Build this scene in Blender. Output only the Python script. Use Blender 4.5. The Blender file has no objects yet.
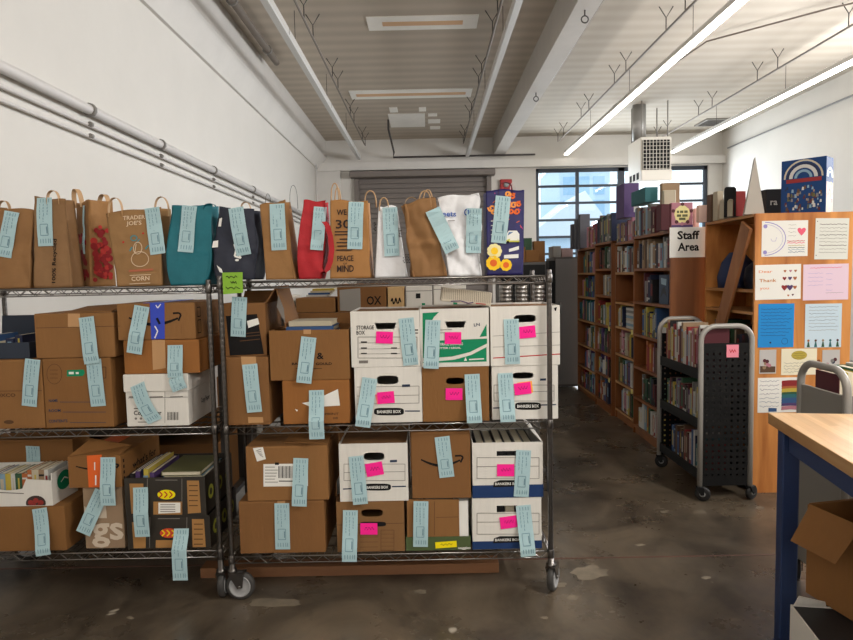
import bpy, bmesh, math, random
from mathutils import Vector, Matrix, noise
random.seed(7)
SC = bpy.context.scene
COL = SC.collection
PI = math.pi
R = math.radians

# ------------------------------------------------------------------ camera
F = 640.0
PITCH, ROLL, YAW = math.atan(45 / F), R(1.15), R(0.21)
RM = Matrix.Rotation(YAW, 3, 'Z') @ Matrix.Rotation(PI / 2 - PITCH, 3, 'X') @ Matrix.Rotation(-ROLL, 3, 'Z')

def ray(px, py):
    return RM @ Vector(((px - 426.5) / F, -(py - 320) / F, -1))
_d = ray(557, 591)
H = -_d.z / _d.y * 2.87          # eye height: the caster of the cart touches the floor

def at(px, py, y):
    d = ray(px, py)
    return Vector((0, 0, H)) + d * (y / d.y)

cam_data = bpy.data.cameras.new('camera')
cam = bpy.data.objects.new('camera', cam_data)
COL.objects.link(cam)
cam_data.sensor_width = 36
cam_data.lens = F / 853 * 36
cam_data.clip_start = 0.05
cam.matrix_world = Matrix.Translation((0, 0, H)) @ RM.to_4x4()
SC.camera = cam

# ------------------------------------------------------------------ materials
def lin(c):
    def f(v):
        v /= 255
        return v / 12.92 if v <= .04045 else ((v + .055) / 1.055) ** 2.4
    return (f(c[0]), f(c[1]), f(c[2]), 1)

MATS = {}
def mat(name, rgb, rough=.6, metal=0, var=0, scale=6, bump=0, bscale=60, stretch=(1, 1, 1), spec=.5, emit=0, coord='Object'):
    if name in MATS:
        return MATS[name]
    m = bpy.data.materials.new(name)
    m.use_nodes = True
    nt = m.node_tree
    b = nt.nodes['Principled BSDF']
    c = lin(rgb)
    b.inputs['Base Color'].default_value = c
    b.inputs['Roughness'].default_value = rough
    b.inputs['Metallic'].default_value = metal
    b.inputs['Specular IOR Level'].default_value = spec
    if emit:
        b.inputs['Emission Color'].default_value = c
        b.inputs['Emission Strength'].default_value = emit
    if var or bump:
        tc = nt.nodes.new('ShaderNodeTexCoord')
        mp = nt.nodes.new('ShaderNodeMapping')
        mp.inputs['Scale'].default_value = stretch
        nt.links.new(tc.outputs[coord], mp.inputs['Vector'])
    if var:
        n = nt.nodes.new('ShaderNodeTexNoise')
        n.inputs['Scale'].default_value = scale
        n.inputs['Detail'].default_value = 6
        n.inputs['Roughness'].default_value = .65
        nt.links.new(mp.outputs[0], n.inputs['Vector'])
        r = nt.nodes.new('ShaderNodeValToRGB')
        r.color_ramp.elements[0].position = .3
        r.color_ramp.elements[1].position = .7
        r.color_ramp.elements[0].color = tuple(x * (1 - var) for x in c[:3]) + (1,)
        r.color_ramp.elements[1].color = tuple(min(1, x * (1 + var * .7)) for x in c[:3]) + (1,)
        nt.links.new(n.outputs[0], r.inputs[0])
        nt.links.new(r.outputs[0], b.inputs['Base Color'])
    if bump:
        n2 = nt.nodes.new('ShaderNodeTexNoise')
        n2.inputs['Scale'].default_value = bscale
        n2.inputs['Detail'].default_value = 4
        nt.links.new(mp.outputs[0], n2.inputs['Vector'])
        bp = nt.nodes.new('ShaderNodeBump')
        bp.inputs['Strength'].default_value = bump
        bp.inputs['Distance'].default_value = .01
        nt.links.new(n2.outputs[0], bp.inputs['Height'])
        nt.links.new(bp.outputs[0], b.inputs['Normal'])
    MATS[name] = m
    return m

CARD = [mat('cardboard_%d' % i, c, .75, var=.10, scale=5, bump=.12, bscale=90, stretch=(1, 1, .25), spec=.25)
        for i, c in enumerate([(140, 99, 58), (134, 93, 52), (150, 98, 50), (130, 90, 52), (132, 96, 60)])]
CARD_IN = mat('cardboard_inside', (128, 90, 52), .85, var=.1)
KRAFT = [mat('kraft_paper_%d' % i, c, .7, var=.10, scale=7, bump=.25, bscale=22, spec=.25)
         for i, c in enumerate([(148, 108, 66), (142, 104, 66), (150, 114, 74), (140, 106, 72)])]
WHITEB = mat('white_corrugated', (222, 218, 210), .7, var=.04, scale=9, bump=.1, bscale=50, stretch=(6, 1, .3), spec=.25)
PAPER = mat('white_paper', (232, 230, 224), .7, spec=.2)
PAGES = mat('book_pages', (214, 204, 180), .8, var=.08, scale=40, spec=.2)
TAGBLUE = mat('pale_blue_paper', (172, 201, 206), .75, var=.03, scale=20, spec=.2)
TAGINK = mat('faded_tag_ink', (104, 136, 152), .8, spec=.1)
INK = mat('dark_ink', (50, 62, 86), .8, spec=.1)
BLACKINK = mat('black_ink', (32, 30, 30), .8, spec=.1)
GREYINK = mat('grey_ink', (128, 122, 116), .8, spec=.1)
BROWNINK = mat('brown_ink', (92, 66, 46), .8, spec=.1)
REDINK = mat('red_ink', (190, 40, 46), .7, spec=.1)
PINK = mat('hot_pink_paper', (255, 40, 150), .7, spec=.2)
YELLOWP = mat('yellow_paper', (240, 220, 20), .7, spec=.2)
GREENP = mat('lime_green_paper', (136, 182, 62), .7, spec=.2)
CHROME = mat('chrome_wire', (150, 146, 142), .28, metal=1)
CHROMED = mat('dull_chrome', (104, 100, 97), .3, metal=1)
RUBBER = mat('grey_rubber', (58, 56, 54), .6)
HUB = mat('grey_plastic_hub', (150, 150, 150), .5)
TAPE = mat('clear_brown_tape', (186, 142, 96), .3, spec=.5)
BLUETAPE = mat('blue_tape', (40, 66, 186), .4)
ORANGETAPE = mat('orange_tape', (226, 98, 30), .4)
BLACKM = mat('black_painted_steel', (15, 15, 16), .55, spec=.25)
GREYM = mat('grey_painted_steel', (128, 124, 118), .5)
GREYMD = mat('dark_grey_painted_steel', (86, 82, 78), .5)
DARKV = mat('dark_void', (16, 15, 15), .9)

def stripes(name, a, b, scale, rough=.5, axis='X', coord='Object', vary=.12):
    """wood boards: stretched noise along the grain"""
    m = bpy.data.materials.new(name)
    m.use_nodes = True
    nt = m.node_tree
    p = nt.nodes['Principled BSDF']
    p.inputs['Roughness'].default_value = rough
    tc = nt.nodes.new('ShaderNodeTexCoord')
    mp = nt.nodes.new('ShaderNodeMapping')
    mp.inputs['Scale'].default_value = {'X': (.12, 1, 1), 'Y': (1, .12, 1), 'Z': (1, 1, .12)}[axis]
    n = nt.nodes.new('ShaderNodeTexNoise')
    n.inputs['Scale'].default_value = scale
    n.inputs['Detail'].default_value = 7
    n.inputs['Distortion'].default_value = .6
    r = nt.nodes.new('ShaderNodeValToRGB')
    r.color_ramp.elements[0].position = .32
    r.color_ramp.elements[1].position = .68
    r.color_ramp.elements[0].color = lin(a)
    r.color_ramp.elements[1].color = lin(b)
    nt.links.new(tc.outputs[coord], mp.inputs[0])
    nt.links.new(mp.outputs[0], n.inputs['Vector'])
    nt.links.new(n.outputs[0], r.inputs[0])
    nt.links.new(r.outputs[0], p.inputs['Base Color'])
    return m

PLY = stripes('plywood', (160, 92, 38), (226, 156, 84), 7, .5, 'Z')
PLYX = stripes('plywood_boards', (158, 106, 58), (196, 142, 86), 9, .5, 'Y')
BROWNW = stripes('brown_wood', (116, 66, 30), (148, 90, 46), 8, .42, 'Z')
LIGHTW = stripes('light_wood_edge', (164, 118, 72), (190, 144, 94), 10, .5, 'Y')
BRACEW = stripes('brown_brace', (134, 84, 48), (164, 110, 68), 8, .6, 'Z')
DARKPLANK = stripes('brown_plank', (112, 74, 48), (140, 96, 62), 8, .6, 'X')

# ------------------------------------------------------------------ mesh builder
class MB:
    def __init__(s):
        s.bm = bmesh.new()
        s.mats = []
        s.M = Matrix.Identity(4)

    def mi(s, m):
        if m not in s.mats:
            s.mats.append(m)
        return s.mats.index(m)

    def v(s, p):
        return s.bm.verts.new(s.M @ Vector(p))

    def face(s, pts, m):
        f = s.bm.faces.new([s.v(p) for p in pts])
        f.material_index = s.mi(m)
        return f

    def box(s, x0, x1, y0, y1, z0, z1, m, bevel=0, seg=1):
        vs = [s.v(p) for p in ((x0, y0, z0), (x1, y0, z0), (x1, y1, z0), (x0, y1, z0), (x0, y0, z1), (x1, y0, z1), (x1, y1, z1), (x0, y1, z1))]
        i = s.mi(m)
        fs = []
        for q in ((0, 3, 2, 1), (4, 5, 6, 7), (0, 1, 5, 4), (1, 2, 6, 5), (2, 3, 7, 6), (3, 0, 4, 7)):
            f = s.bm.faces.new([vs[k] for k in q])
            f.material_index = i
            fs.append(f)
        if bevel:
            es = list({e for f in fs for e in f.edges})
            bmesh.ops.bevel(s.bm, geom=es, offset=bevel, segments=seg, affect='EDGES', profile=.5)

    def hexa(s, p8, m):
        vs = [s.v(p) for p in p8]
        i = s.mi(m)
        for q in ((0, 3, 2, 1), (4, 5, 6, 7), (0, 1, 5, 4), (1, 2, 6, 5), (2, 3, 7, 6), (3, 0, 4, 7)):
            s.bm.faces.new([vs[k] for k in q]).material_index = i

    def slab(s, p4, n, m):
        """a sheet with corners p4 thickened by vector n"""
        n = Vector(n)
        s.hexa([Vector(p) for p in p4] + [Vector(p) + n for p in p4], m)

    def prism(s, poly, y0, y1, m):
        """polygon in x,z extruded along y"""
        a = [s.v((x, y0, z)) for x, z in poly]
        b = [s.v((x, y1, z)) for x, z in poly]
        i = s.mi(m)
        s.bm.faces.new(a).material_index = i
        s.bm.faces.new(b[::-1]).material_index = i
        for k in range(len(a)):
            s.bm.faces.new((a[k - 1], b[k - 1], b[k], a[k])).material_index = i

    def tube(s, pts, r, m, n=8, closed=False, cap=True):
        pts = [Vector(p) for p in pts]
        L = len(pts)
        rings = []
        ref = None
        for k, p in enumerate(pts):
            if closed:
                t = pts[(k + 1) % L] - pts[k - 1]
            else:
                t = pts[min(k + 1, L - 1)] - pts[max(k - 1, 0)]
            t.normalize()
            if ref is None:
                ref = Vector((0, 0, 1)) if abs(t.z) < .9 else Vector((1, 0, 0))
            u = ref - t * ref.dot(t)
            if u.length < 1e-4:
                u = t.orthogonal()
            u.normalize()
            w = t.cross(u)
            ref = u
            rr = r[k] if isinstance(r, (list, tuple)) else r
            rings.append([s.v(p + (u * math.cos(a) + w * math.sin(a)) * rr) for a in [2 * PI * j / n for j in range(n)]])
        i = s.mi(m)
        for k in range(L if closed else L - 1):
            A, B = rings[k], rings[(k + 1) % L]
            for j in range(n):
                f = s.bm.faces.new((A[j - 1], A[j], B[j], B[j - 1]))
                f.material_index = i
                f.smooth = n > 5
        if cap and not closed:
            s.bm.faces.new(rings[0]).material_index = i
            s.bm.faces.new(rings[-1][::-1]).material_index = i

    def lathe(s, prof, c, axis, m, n=20, smooth=True):
        """prof: (radius, offset along axis)"""
        ax = Vector(axis).normalized()
        u = ax.orthogonal().normalized()
        w = ax.cross(u)
        c = Vector(c)
        i = s.mi(m)
        rings = [[s.v(c + ax * o + (u * math.cos(2 * PI * j / n) + w * math.sin(2 * PI * j / n)) * max(r, 1e-4)) for j in range(n)] for r, o in prof]
        for k in range(len(rings) - 1):
            for j in range(n):
                f = s.bm.faces.new((rings[k][j - 1], rings[k][j], rings[k + 1][j], rings[k + 1][j - 1]))
                f.material_index = i
                f.smooth = smooth
        s.bm.faces.new(rings[0][::-1]).material_index = i
        s.bm.faces.new(rings[-1]).material_index = i

    def disc(s, x, z, r, y, m, n=14, sx=1):
        s.face([(x + sx * r * math.cos(2 * PI * k / n), y, z + r * math.sin(2 * PI * k / n)) for k in range(n)], m)

    def text(s, string, x, z, h, m, width=None, y=0, align='c', fn=None, rot=0, th=0, bold=.018):
        """flat lettering of cap height h in the x,z plane facing -y; width squeezes it to fit"""
        cu = bpy.data.curves.new('t', 'FONT')
        cu.body = string
        cu.size = h / .70
        cu.resolution_u = 2
        cu.offset = bold * cu.size
        cu.align_x = 'LEFT'
        o = bpy.data.objects.new('t', cu)
        COL.objects.link(o)
        dg = bpy.context.evaluated_depsgraph_get()
        me = bpy.data.meshes.new_from_object(o.evaluated_get(dg))
        xs = [q.co.x for q in me.vertices]
        if xs:
            a, b = min(xs), max(xs)
            k = width / (b - a) if width else 1
            off = {'c': -(a + b) / 2, 'l': -a, 'r': -b}[align]
            ca, sa = math.cos(rot), math.sin(rot)
            i = s.mi(m)
            vv = []
            for q in me.vertices:
                lx, lz = (q.co.x + off) * k, q.co.y
                X, Z = x + lx * ca - lz * sa, z + lx * sa + lz * ca
                vv.append(s.v((X, fn(X, Z) if fn else y, Z)))
            for p in me.polygons:
                try:
                    s.bm.faces.new([vv[j] for j in p.vertices]).material_index = i
                except ValueError:
                    pass
        bpy.data.objects.remove(o)
        bpy.data.curves.remove(cu)
        bpy.data.meshes.remove(me)

    def line(s, x0, z0, x1, z1, w, m, y=0, fn=None):
        d = Vector((x1 - x0, z1 - z0))
        if d.length < 1e-6:
            return
        n = Vector((-d.y, d.x)).normalized() * w / 2
        pts = [(x0 + n.x, z0 + n.y), (x0 - n.x, z0 - n.y), (x1 - n.x, z1 - n.y), (x1 + n.x, z1 + n.y)]
        s.face([(a, fn(a, b) if fn else y, b) for a, b in pts], m)

    def poly(s, pts, m, y=0, fn=None):
        s.face([(a, fn(a, b) if fn else y, b) for a, b in pts], m)

    def stroke(s, pts, w, m, y=0, fn=None):
        for (a, b), (c, d) in zip(pts, pts[1:]):
            s.line(a, b, c, d, w, m, y, fn)

    def outline(s, x0, x1, z0, z1, w, m, y=0, fn=None):
        for q in ((x0, z0, x1, z0), (x0, z1, x1, z1), (x0, z0, x0, z1), (x1, z0, x1, z1)):
            s.line(*q, w, m, y, fn)

    def build(s, name, parent=None, smooth=False, recalc=True, solid=0):
        if recalc:
            bmesh.ops.recalc_face_normals(s.bm, faces=s.bm.faces)
        me = bpy.data.meshes.new(name)
        s.bm.to_mesh(me)
        s.bm.free()
        for m in s.mats:
            me.materials.append(m)
        if smooth:
            for p in me.polygons:
                p.use_smooth = True
        o = bpy.data.objects.new(name, me)
        COL.objects.link(o)
        if parent is not None:
            o.parent = parent
        if solid:
            md = o.modifiers.new('thickness', 'SOLIDIFY')
            md.thickness = solid
            md.offset = -1
        return o

def tag(o, label, cat, group=None):
    o['label'] = label
    o['category'] = cat
    if group:
        o['group'] = group
    return o

def thing(name, label, cat, loc=(0, 0, 0), rz=0, group=None):
    o = bpy.data.objects.new(name, None)
    o.empty_display_size = .1
    COL.objects.link(o)
    o.location = loc
    o.rotation_euler = (0, 0, rz)
    return tag(o, label, cat, group)

def struct(o):
    o['kind'] = 'structure'
    return o

# ------------------------------------------------------------------ the room
XL, XR, YB, ZC, YF = -2.42, 6.62, 14.5, 4.5, -4.0
def room_mat(name, rgb, rough, var, scale, bump):
    return mat(name, rgb, rough, var=var, scale=scale, bump=bump, bscale=8, coord='Object')
WALLM = room_mat('white_painted_wall', (212, 208, 201), .75, .035, 1.3, .12)

def floor_material():
    m = bpy.data.materials.new('polished_concrete')
    m.use_nodes = True
    nt = m.node_tree
    b = nt.nodes['Principled BSDF']
    tc = nt.nodes.new('ShaderNodeTexCoord')
    def ns(scale, detail, dist=0, st=(1, 1, 1)):
        mp = nt.nodes.new('ShaderNodeMapping')
        mp.inputs['Scale'].default_value = st
        nt.links.new(tc.outputs['Object'], mp.inputs[0])
        n = nt.nodes.new('ShaderNodeTexNoise')
        n.inputs['Scale'].default_value = scale
        n.inputs['Detail'].default_value = detail
        n.inputs['Roughness'].default_value = .65
        n.inputs['Distortion'].default_value = dist
        nt.links.new(mp.outputs[0], n.inputs['Vector'])
        return n
    def ramp(n, p0, p1, c0, c1):
        r = nt.nodes.new('ShaderNodeValToRGB')
        r.color_ramp.elements[0].position = p0
        r.color_ramp.elements[1].position = p1
        r.color_ramp.elements[0].color = c0
        r.color_ramp.elements[1].color = c1
        nt.links.new(n.outputs[0], r.inputs[0])
        return r
    def mix(a, bcol, fac):
        x = nt.nodes.new('ShaderNodeMix')
        x.data_type = 'RGBA'
        nt.links.new(fac.outputs[0], x.inputs[0])
        nt.links.new(a.outputs[0] if a.type == 'VALTORGB' else a.outputs[2], x.inputs[6])
        x.inputs[7].default_value = bcol
        return x
    base = ramp(ns(1.6, 9, .8), .3, .72, lin((40, 34, 28)), lin((122, 108, 90)))
    W = (1, 1, 1, 1)
    K = (0, 0, 0, 1)
    x = mix(base, lin((38, 33, 30)), ramp(ns(.7, 6, .3, (1, .35, 1)), .48, .66, K, (.75, .75, .75, 1)))
    x = mix(x, lin((96, 86, 74)), ramp(ns(7, 8, .5), .5, .68, K, (.55, .55, .55, 1)))
    x = mix(x, lin((30, 26, 23)), ramp(ns(4.3, 7, .6, (1, .6, 1)), .56, .7, K, (.5, .5, .5, 1)))
    x = mix(x, lin((186, 176, 160)), ramp(ns(3.1, 3, .4), .70, .72, K, (.75, .75, .75, 1)))
    x = mix(x, lin((168, 158, 144)), ramp(ns(9, 2), .73, .75, K, (.6, .6, .6, 1)))
    nt.links.new(x.outputs[2], b.inputs['Base Color'])
    rr = ramp(ns(2.2, 6), .3, .7, (.20, .20, .20, 1), (.42, .42, .42, 1))
    nt.links.new(rr.outputs[0], b.inputs['Roughness'])
    bp = nt.nodes.new('ShaderNodeBump')
    bp.inputs['Strength'].default_value = .06
    nt.links.new(ns(14, 5).outputs[0], bp.inputs['Height'])
    nt.links.new(bp.outputs[0], b.inputs['Normal'])
    b.inputs['Specular IOR Level'].default_value = .55
    return m

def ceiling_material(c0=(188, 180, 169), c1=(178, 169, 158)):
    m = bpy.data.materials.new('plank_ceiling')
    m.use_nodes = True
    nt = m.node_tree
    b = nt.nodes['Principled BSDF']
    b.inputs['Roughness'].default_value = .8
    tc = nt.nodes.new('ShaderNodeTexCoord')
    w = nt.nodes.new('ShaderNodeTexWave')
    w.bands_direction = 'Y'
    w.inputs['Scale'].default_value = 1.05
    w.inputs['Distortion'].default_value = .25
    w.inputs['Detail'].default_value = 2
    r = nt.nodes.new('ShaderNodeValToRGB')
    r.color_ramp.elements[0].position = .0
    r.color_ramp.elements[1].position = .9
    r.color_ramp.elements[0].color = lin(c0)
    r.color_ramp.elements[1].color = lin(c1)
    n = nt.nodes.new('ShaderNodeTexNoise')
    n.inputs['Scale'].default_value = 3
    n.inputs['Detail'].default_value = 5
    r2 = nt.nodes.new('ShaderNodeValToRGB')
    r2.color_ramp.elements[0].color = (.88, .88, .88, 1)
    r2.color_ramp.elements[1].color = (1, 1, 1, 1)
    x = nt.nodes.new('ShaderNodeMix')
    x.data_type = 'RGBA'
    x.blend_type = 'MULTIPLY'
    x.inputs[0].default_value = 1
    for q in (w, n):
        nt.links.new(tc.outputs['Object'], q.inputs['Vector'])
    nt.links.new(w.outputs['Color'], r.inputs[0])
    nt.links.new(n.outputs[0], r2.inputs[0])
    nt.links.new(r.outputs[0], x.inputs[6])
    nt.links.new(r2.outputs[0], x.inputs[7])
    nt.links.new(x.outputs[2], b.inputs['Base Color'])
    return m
FLOORM, CEILM, CEILR = floor_material(), ceiling_material((202, 189, 173), (190, 178, 162)), ceiling_material((180, 171, 157), (172, 162, 148))  # one ceiling colour, each half toned to offset its uneven light

q = MB(); q.box(XL - .2, XR + .2, YF, YB + .3, -.1, 0, FLOORM); fl = struct(q.build('floor'))
def floor_at(px, py):
    d = ray(px, py); t = -H / d.z
    return d.x * t, d.y * t
STAIN = mat('pale_floor_stain', (122, 111, 95), .5, var=.3, scale=14)
rs = random.Random(17)
for cx, cy, rx, ry in ((272, 603, 34, 5.5), (590, 573, 22, 9), (572, 598, 8, 3), (706, 578, 6, 2), (640, 545, 7, 1.5), (560, 585, 9, 3), (700, 512, 8, 2), (760, 508, 6, 2), (664, 512, 5, 1.5), (612, 612, 4, 1.5), (420, 592, 9, 2.5), (545, 618, 5, 2), (735, 620, 7, 2), (130, 618, 5, 2)):
    q = MB()
    pts = []
    for k in range(16):
        r = rs.uniform(.6, .95)
        X, Y = floor_at(cx + rx * r * math.cos(2 * PI * k / 16), cy - ry * r * math.sin(2 * PI * k / 16))
        pts.append((X, Y, .0012))
    q.face(pts, STAIN)
    q.build('floor_stain', fl)
q = MB(); q.box(.2, 3.4, 3.2, 3.212, .0, .0012, mat('rust_joint', (92, 62, 50), .6)); q.box(XL, .2, 3.2, 3.212, .0, .0012, MATS['rust_joint']); q.build('floor_joint', fl)
q = MB(); q.box(-8, 20, YB + .3, 45, -.2, -.05, mat('outside_paving', (170, 170, 168), .9)); struct(q.build('ground'))
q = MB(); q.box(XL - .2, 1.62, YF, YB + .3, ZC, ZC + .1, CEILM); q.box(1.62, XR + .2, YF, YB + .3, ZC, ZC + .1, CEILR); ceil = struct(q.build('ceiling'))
q = MB(); q.box(XL - .2, XL, YF, YB, 0, ZC, WALLM); struct(q.build('wall_left'))
q = MB(); q.box(XR, XR + .2, YF, YB, 0, ZC, WALLM); struct(q.build('wall_right'))
q = MB(); q.box(XL, XR, YF - .2, YF, 0, ZC, WALLM); struct(q.build('wall_front'))
# back wall with a door opening and a window opening
def bx(px):
    return at(px, 200, YB).x
WX0, WX1 = bx(536), bx(708)
WZ1, WZ0 = at(620, 167, YB).z, 1.25
DX0, DX1, DZ1 = bx(357), bx(489), at(420, 172, YB).z
q = MB()
q.box(XL, DX0, YB, YB + .3, 0, ZC, WALLM)
q.box(DX0, DX1, YB, YB + .3, DZ1, ZC, WALLM)
q.box(DX1, WX0, YB, YB + .3, 0, ZC, WALLM)
q.box(WX0, WX1, YB, YB + .3, WZ1, ZC, WALLM)
q.box(WX0, WX1, YB, YB + .3, 0, WZ0, WALLM)
q.box(WX1, XR, YB, YB + .3, 0, ZC, WALLM)
struct(q.build('wall_back'))
# ledge along the back wall, haunch along the left wall, the concrete beam
TRIMW = mat('white_painted_concrete', (214, 210, 204), .7, var=.05, scale=2, bump=.15, bscale=10)
q = MB(); q.box(XL, XR, YB - .16, YB, at(420, 169, YB - .16).z, at(420, 161, YB - .16).z, TRIMW); struct(q.build('trim_1'))
q = MB(); q.prism([(XL, 3.86), (XL + .04, 3.86), (XL + .2, 4.12), (XL + .2, 4.5), (XL, 4.5)], YF, YB, TRIMW); struct(q.build('trim_2'))
q = MB(); q.box(1.50, 1.74, YF, YB, 4.08, ZC, mat('concrete_beam_paint', (186, 180, 172), .7, var=.08, scale=2, bump=.2, bscale=9)); struct(q.build('trim_3'))
q = MB(); q.box(XL, DX0 - .35, YB - .1, YB, 0, 3.85, TRIMW); struct(q.build('trim_4'))
# repaired patches on the ceiling
def patch(x0, x1, y0, y1, core=None):
    q = MB()
    q.box(x0, x1, y0, y1, ZC - .012, ZC, mat('white_patch', (250, 247, 240), .8, var=.05, scale=4), .004)
    if core:
        q.box(x0 + core, x1 - core, y0 + (y1 - y0) * .36, y1 - (y1 - y0) * .36, ZC - .016, ZC - .011, mat('bare_tan_strip', (226, 186, 146), .8))
    q.build('ceiling_patch', ceil)
def cz(px, py):
    d = ray(px, py); t = (ZC - H) / d.z
    return d.x * t, d.y * t
for (a, b, c, core) in (((369, 30), (476, 14), 0, .18), ((352, 99), (470, 88), 0, .1), ((391, 127), (425, 113), 0, 0), ((428, 116), (437, 113), 0, 0), ((428, 123), (440, 119), 0, 0),
                        ((430, 129), (440, 126), 0, 0), ((390, 112), (398, 107), 0, 0), ((419, 111), (426, 107), 0, 0)):
    (xa, ya), (xb, yb) = cz(*a), cz(*b)
    x2 = cz(b[0], a[1])[0]
    patch(xa, x2, ya, yb, core or None)
# air vent in the ceiling by the wall
xa, ya = cz(700, 124); xb, yb = cz(735, 119)
v = thing('ceiling_vent', 'dark louvred air vent in the ceiling near the white side wall', 'vent', ((xa + xb) / 2, (ya + yb) / 2, ZC))
q = MB(); q.box(-.35, .35, -.3, .3, -.03, 0, GREYM); q.build('vent_frame', v)
q = MB(); q.box(-.3, .3, -.25, .25, -.032, -.025, DARKV)
for k in range(9):
    q.box(-.3, .3, -.24 + k * .055, -.22 + k * .055, -.04, -.03, GREYMD)
q.build('louvre_slats', v)

# roll-up shutter door
SHUT = mat('brown_grey_shutter', (118, 109, 103), .5, var=.06, scale=3)
d1 = struct(bpy.data.objects.new('door_1', None)); COL.objects.link(d1); d1.location = ((DX0 + DX1) / 2, YB, 0)
hw = (DX1 - DX0) / 2
q = MB()
z = .02
while z < DZ1 - .12:
    q.prism([(0, 0)] * 0 or [(-hw + .03, z), (hw - .03, z), (hw - .03, z + .085), (-hw + .03, z + .085)], .03, .10, SHUT)
    q.box(-hw + .03, hw - .03, .085, .1, z + .085, z + .11, SHUT)
    z += .11
q.build('shutter_curtain', d1)
q = MB(); q.box(-hw - .12, hw + .12, -.3, -.01, DZ1 - .13, DZ1, SHUT, .01); q.build('shutter_housing', d1)
for sx in (-1, 1):
    q = MB(); q.box(sx * hw - .05, sx * hw + .05, -.08, .12, 0, DZ1 - .14, SHUT); q.build('guide_rail', d1)

# windows
FRAME = mat('dark_window_frame', (52, 60, 72), .5)
def glass_material():
    m = bpy.data.materials.new('window_glass')
    m.use_nodes = True
    nt = m.node_tree
    nt.nodes.remove(nt.nodes['Principled BSDF'])
    t = nt.nodes.new('ShaderNodeBsdfTransparent'); t.inputs[0].default_value = (.95, .98, 1, 1)
    g = nt.nodes.new('ShaderNodeBsdfGlossy'); g.inputs['Roughness'].default_value = .02
    x = nt.nodes.new('ShaderNodeMixShader'); x.inputs[0].default_value = .07
    nt.links.new(t.outputs[0], x.inputs[1]); nt.links.new(g.outputs[0], x.inputs[2])
    nt.links.new(x.outputs[0], nt.nodes['Material Output'].inputs[0])
    return m
GLASS = glass_material()
zs = [at(600, y, YB).z for y in (167.5, 185, 202, 219)]
zs.append(zs[-1] * 2 - zs[-2]); zs.append(zs[-1] * 2 - zs[-2]); zs.append(WZ0)
def window(name, x0, x1, mull):
    w = struct(bpy.data.objects.new(name, None)); COL.objects.link(w); w.location = ((x0 + x1) / 2, YB + .05, WZ0)
    h = (x1 - x0) / 2
    q = MB()
    q.box(-h, -h + .07, 0, .08, 0, WZ1 - WZ0, FRAME); q.box(h - .07, h, 0, .08, 0, WZ1 - WZ0, FRAME)
    q.box(-h, h, 0, .08, WZ1 - WZ0 - .08, WZ1 - WZ0, FRAME); q.box(-h, h, 0, .08, 0, .07, FRAME)
    for px in mull:
        xx = bx(px) - (x0 + x1) / 2
        q.box(xx - .035, xx + .035, .002, .078, 0, WZ1 - WZ0, FRAME)
    for zz in zs[1:-1]:
        if zz - WZ0 > .1:
            q.box(-h, h, .005, .075, zz - WZ0 - .025, zz - WZ0 + .025, FRAME)
    q.build('window_frame', w)
    q = MB(); q.box(-h + .03, h - .03, .036, .044, .03, WZ1 - WZ0 - .03, GLASS); q.build('pane', w)
window('window_1', WX0, bx(622), (578,))
window('window_2', bx(622), WX1, (664,))
# what stands outside
def outside(name, label, x0, x1, y, dep, h, gable, m, wm):
    b = thing(name, label, 'building', ((x0 + x1) / 2, y, -.05))
    w = (x1 - x0) / 2
    q = MB(); q.box(-w, w, 0, dep, 0, h, m); q.build('wall_face', b)
    if gable:
        q = MB(); q.prism([(-w - .2, h), (w + .2, h), (w + .2, h + .1), (w * .3, h + gable), (-w - .2, h + .12)], -.2, dep, wm); q.build('roof', b)
    else:
        for i in range(3):
            for j in range(5):
                q = MB(); q.box(-w + .2 + i * (2 * w - .3) / 3, -w + (i + 1) * (2 * w - .3) / 3, -.03, 0, .6 + j * 1.3, 1.6 + j * 1.3, wm); q.build('window_glazing', b)
PB = mat('pale_blue_cladding', (188, 212, 228), .5); PW = mat('pale_white_roof', (222, 232, 240), .5)
outside('outside_shed', 'low pale building with a sloping roof outside the window', 4.6, 8.0, 28, 6, 3.0, 2.0, PB, PW)
outside('outside_tower', 'taller pale blue building with glazing, outside behind the sloping roof', 7.4, 10.2, 36, 6, 8.3, 0, PB, mat('blue_glazing', (150, 190, 216), .3))
outside('outside_hall', 'long low pale building outside the window behind the heater', 11.0, 16.5, 33, 6, 3.4, 1.2, PW, PB)

# fixtures: four rows of hanging linear lights, two are switched on
HOUS = mat('white_fixture_housing', (204, 201, 196), .5)
LEDON = mat('lit_diffuser', (255, 250, 242), .4, emit=7.5)
FILLUP = mat('ceiling_fill_glow', (255, 250, 242), .4, emit=.6)
LEDOFF = mat('unlit_diffuser', (206, 205, 202), .4)
WIREM = mat('dark_hanger_wire', (70, 64, 60), .6)
def fixture(x, y0, y1, on, label):
    t = thing('linear_light', label, 'light', (x, 0, 4.03), 0, 'hanging linear lights')
    q = MB(); q.box(-.035, .035, y0, y1, .03, .09, HOUS)
    if not on:
        for k in range(int(y0) + 1, int(y1), 3):
            q.box(-.037, .037, k, k + .02, .028, .092, GREYM)
    q.build('housing', t)
    q = MB(); q.box(-.034, .034, y0 + .01, y1 - .01, -.01, .03, LEDON if on else LEDOFF); q.build('diffuser', t)
    if on:
        q = MB(); q.box(-.03, .03, y0 + .01, y1 - .01, .09, .094, FILLUP); q.build('uplight_diffuser', t)  # glowing strip added on the housing to brighten the ceiling
    k = 5.2
    while k < y1:
        q = MB(); q.tube([(0, k, .09), (0, k, .47)], .004, WIREM, 5); q.build('hanger_wire', t)
        k += 2.3
fixture(-1.46, YF + .5, 14.25, False, 'unlit white linear light in the row nearest the white pipe wall')
fixture(.91, YF + .5, 14.25, False, 'unlit white linear light beside the concrete beam, over the door')
fixture(3.07, 1.0, 14.25, True, 'lit linear light hanging over the bookcase aisle, left of the heater')
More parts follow.
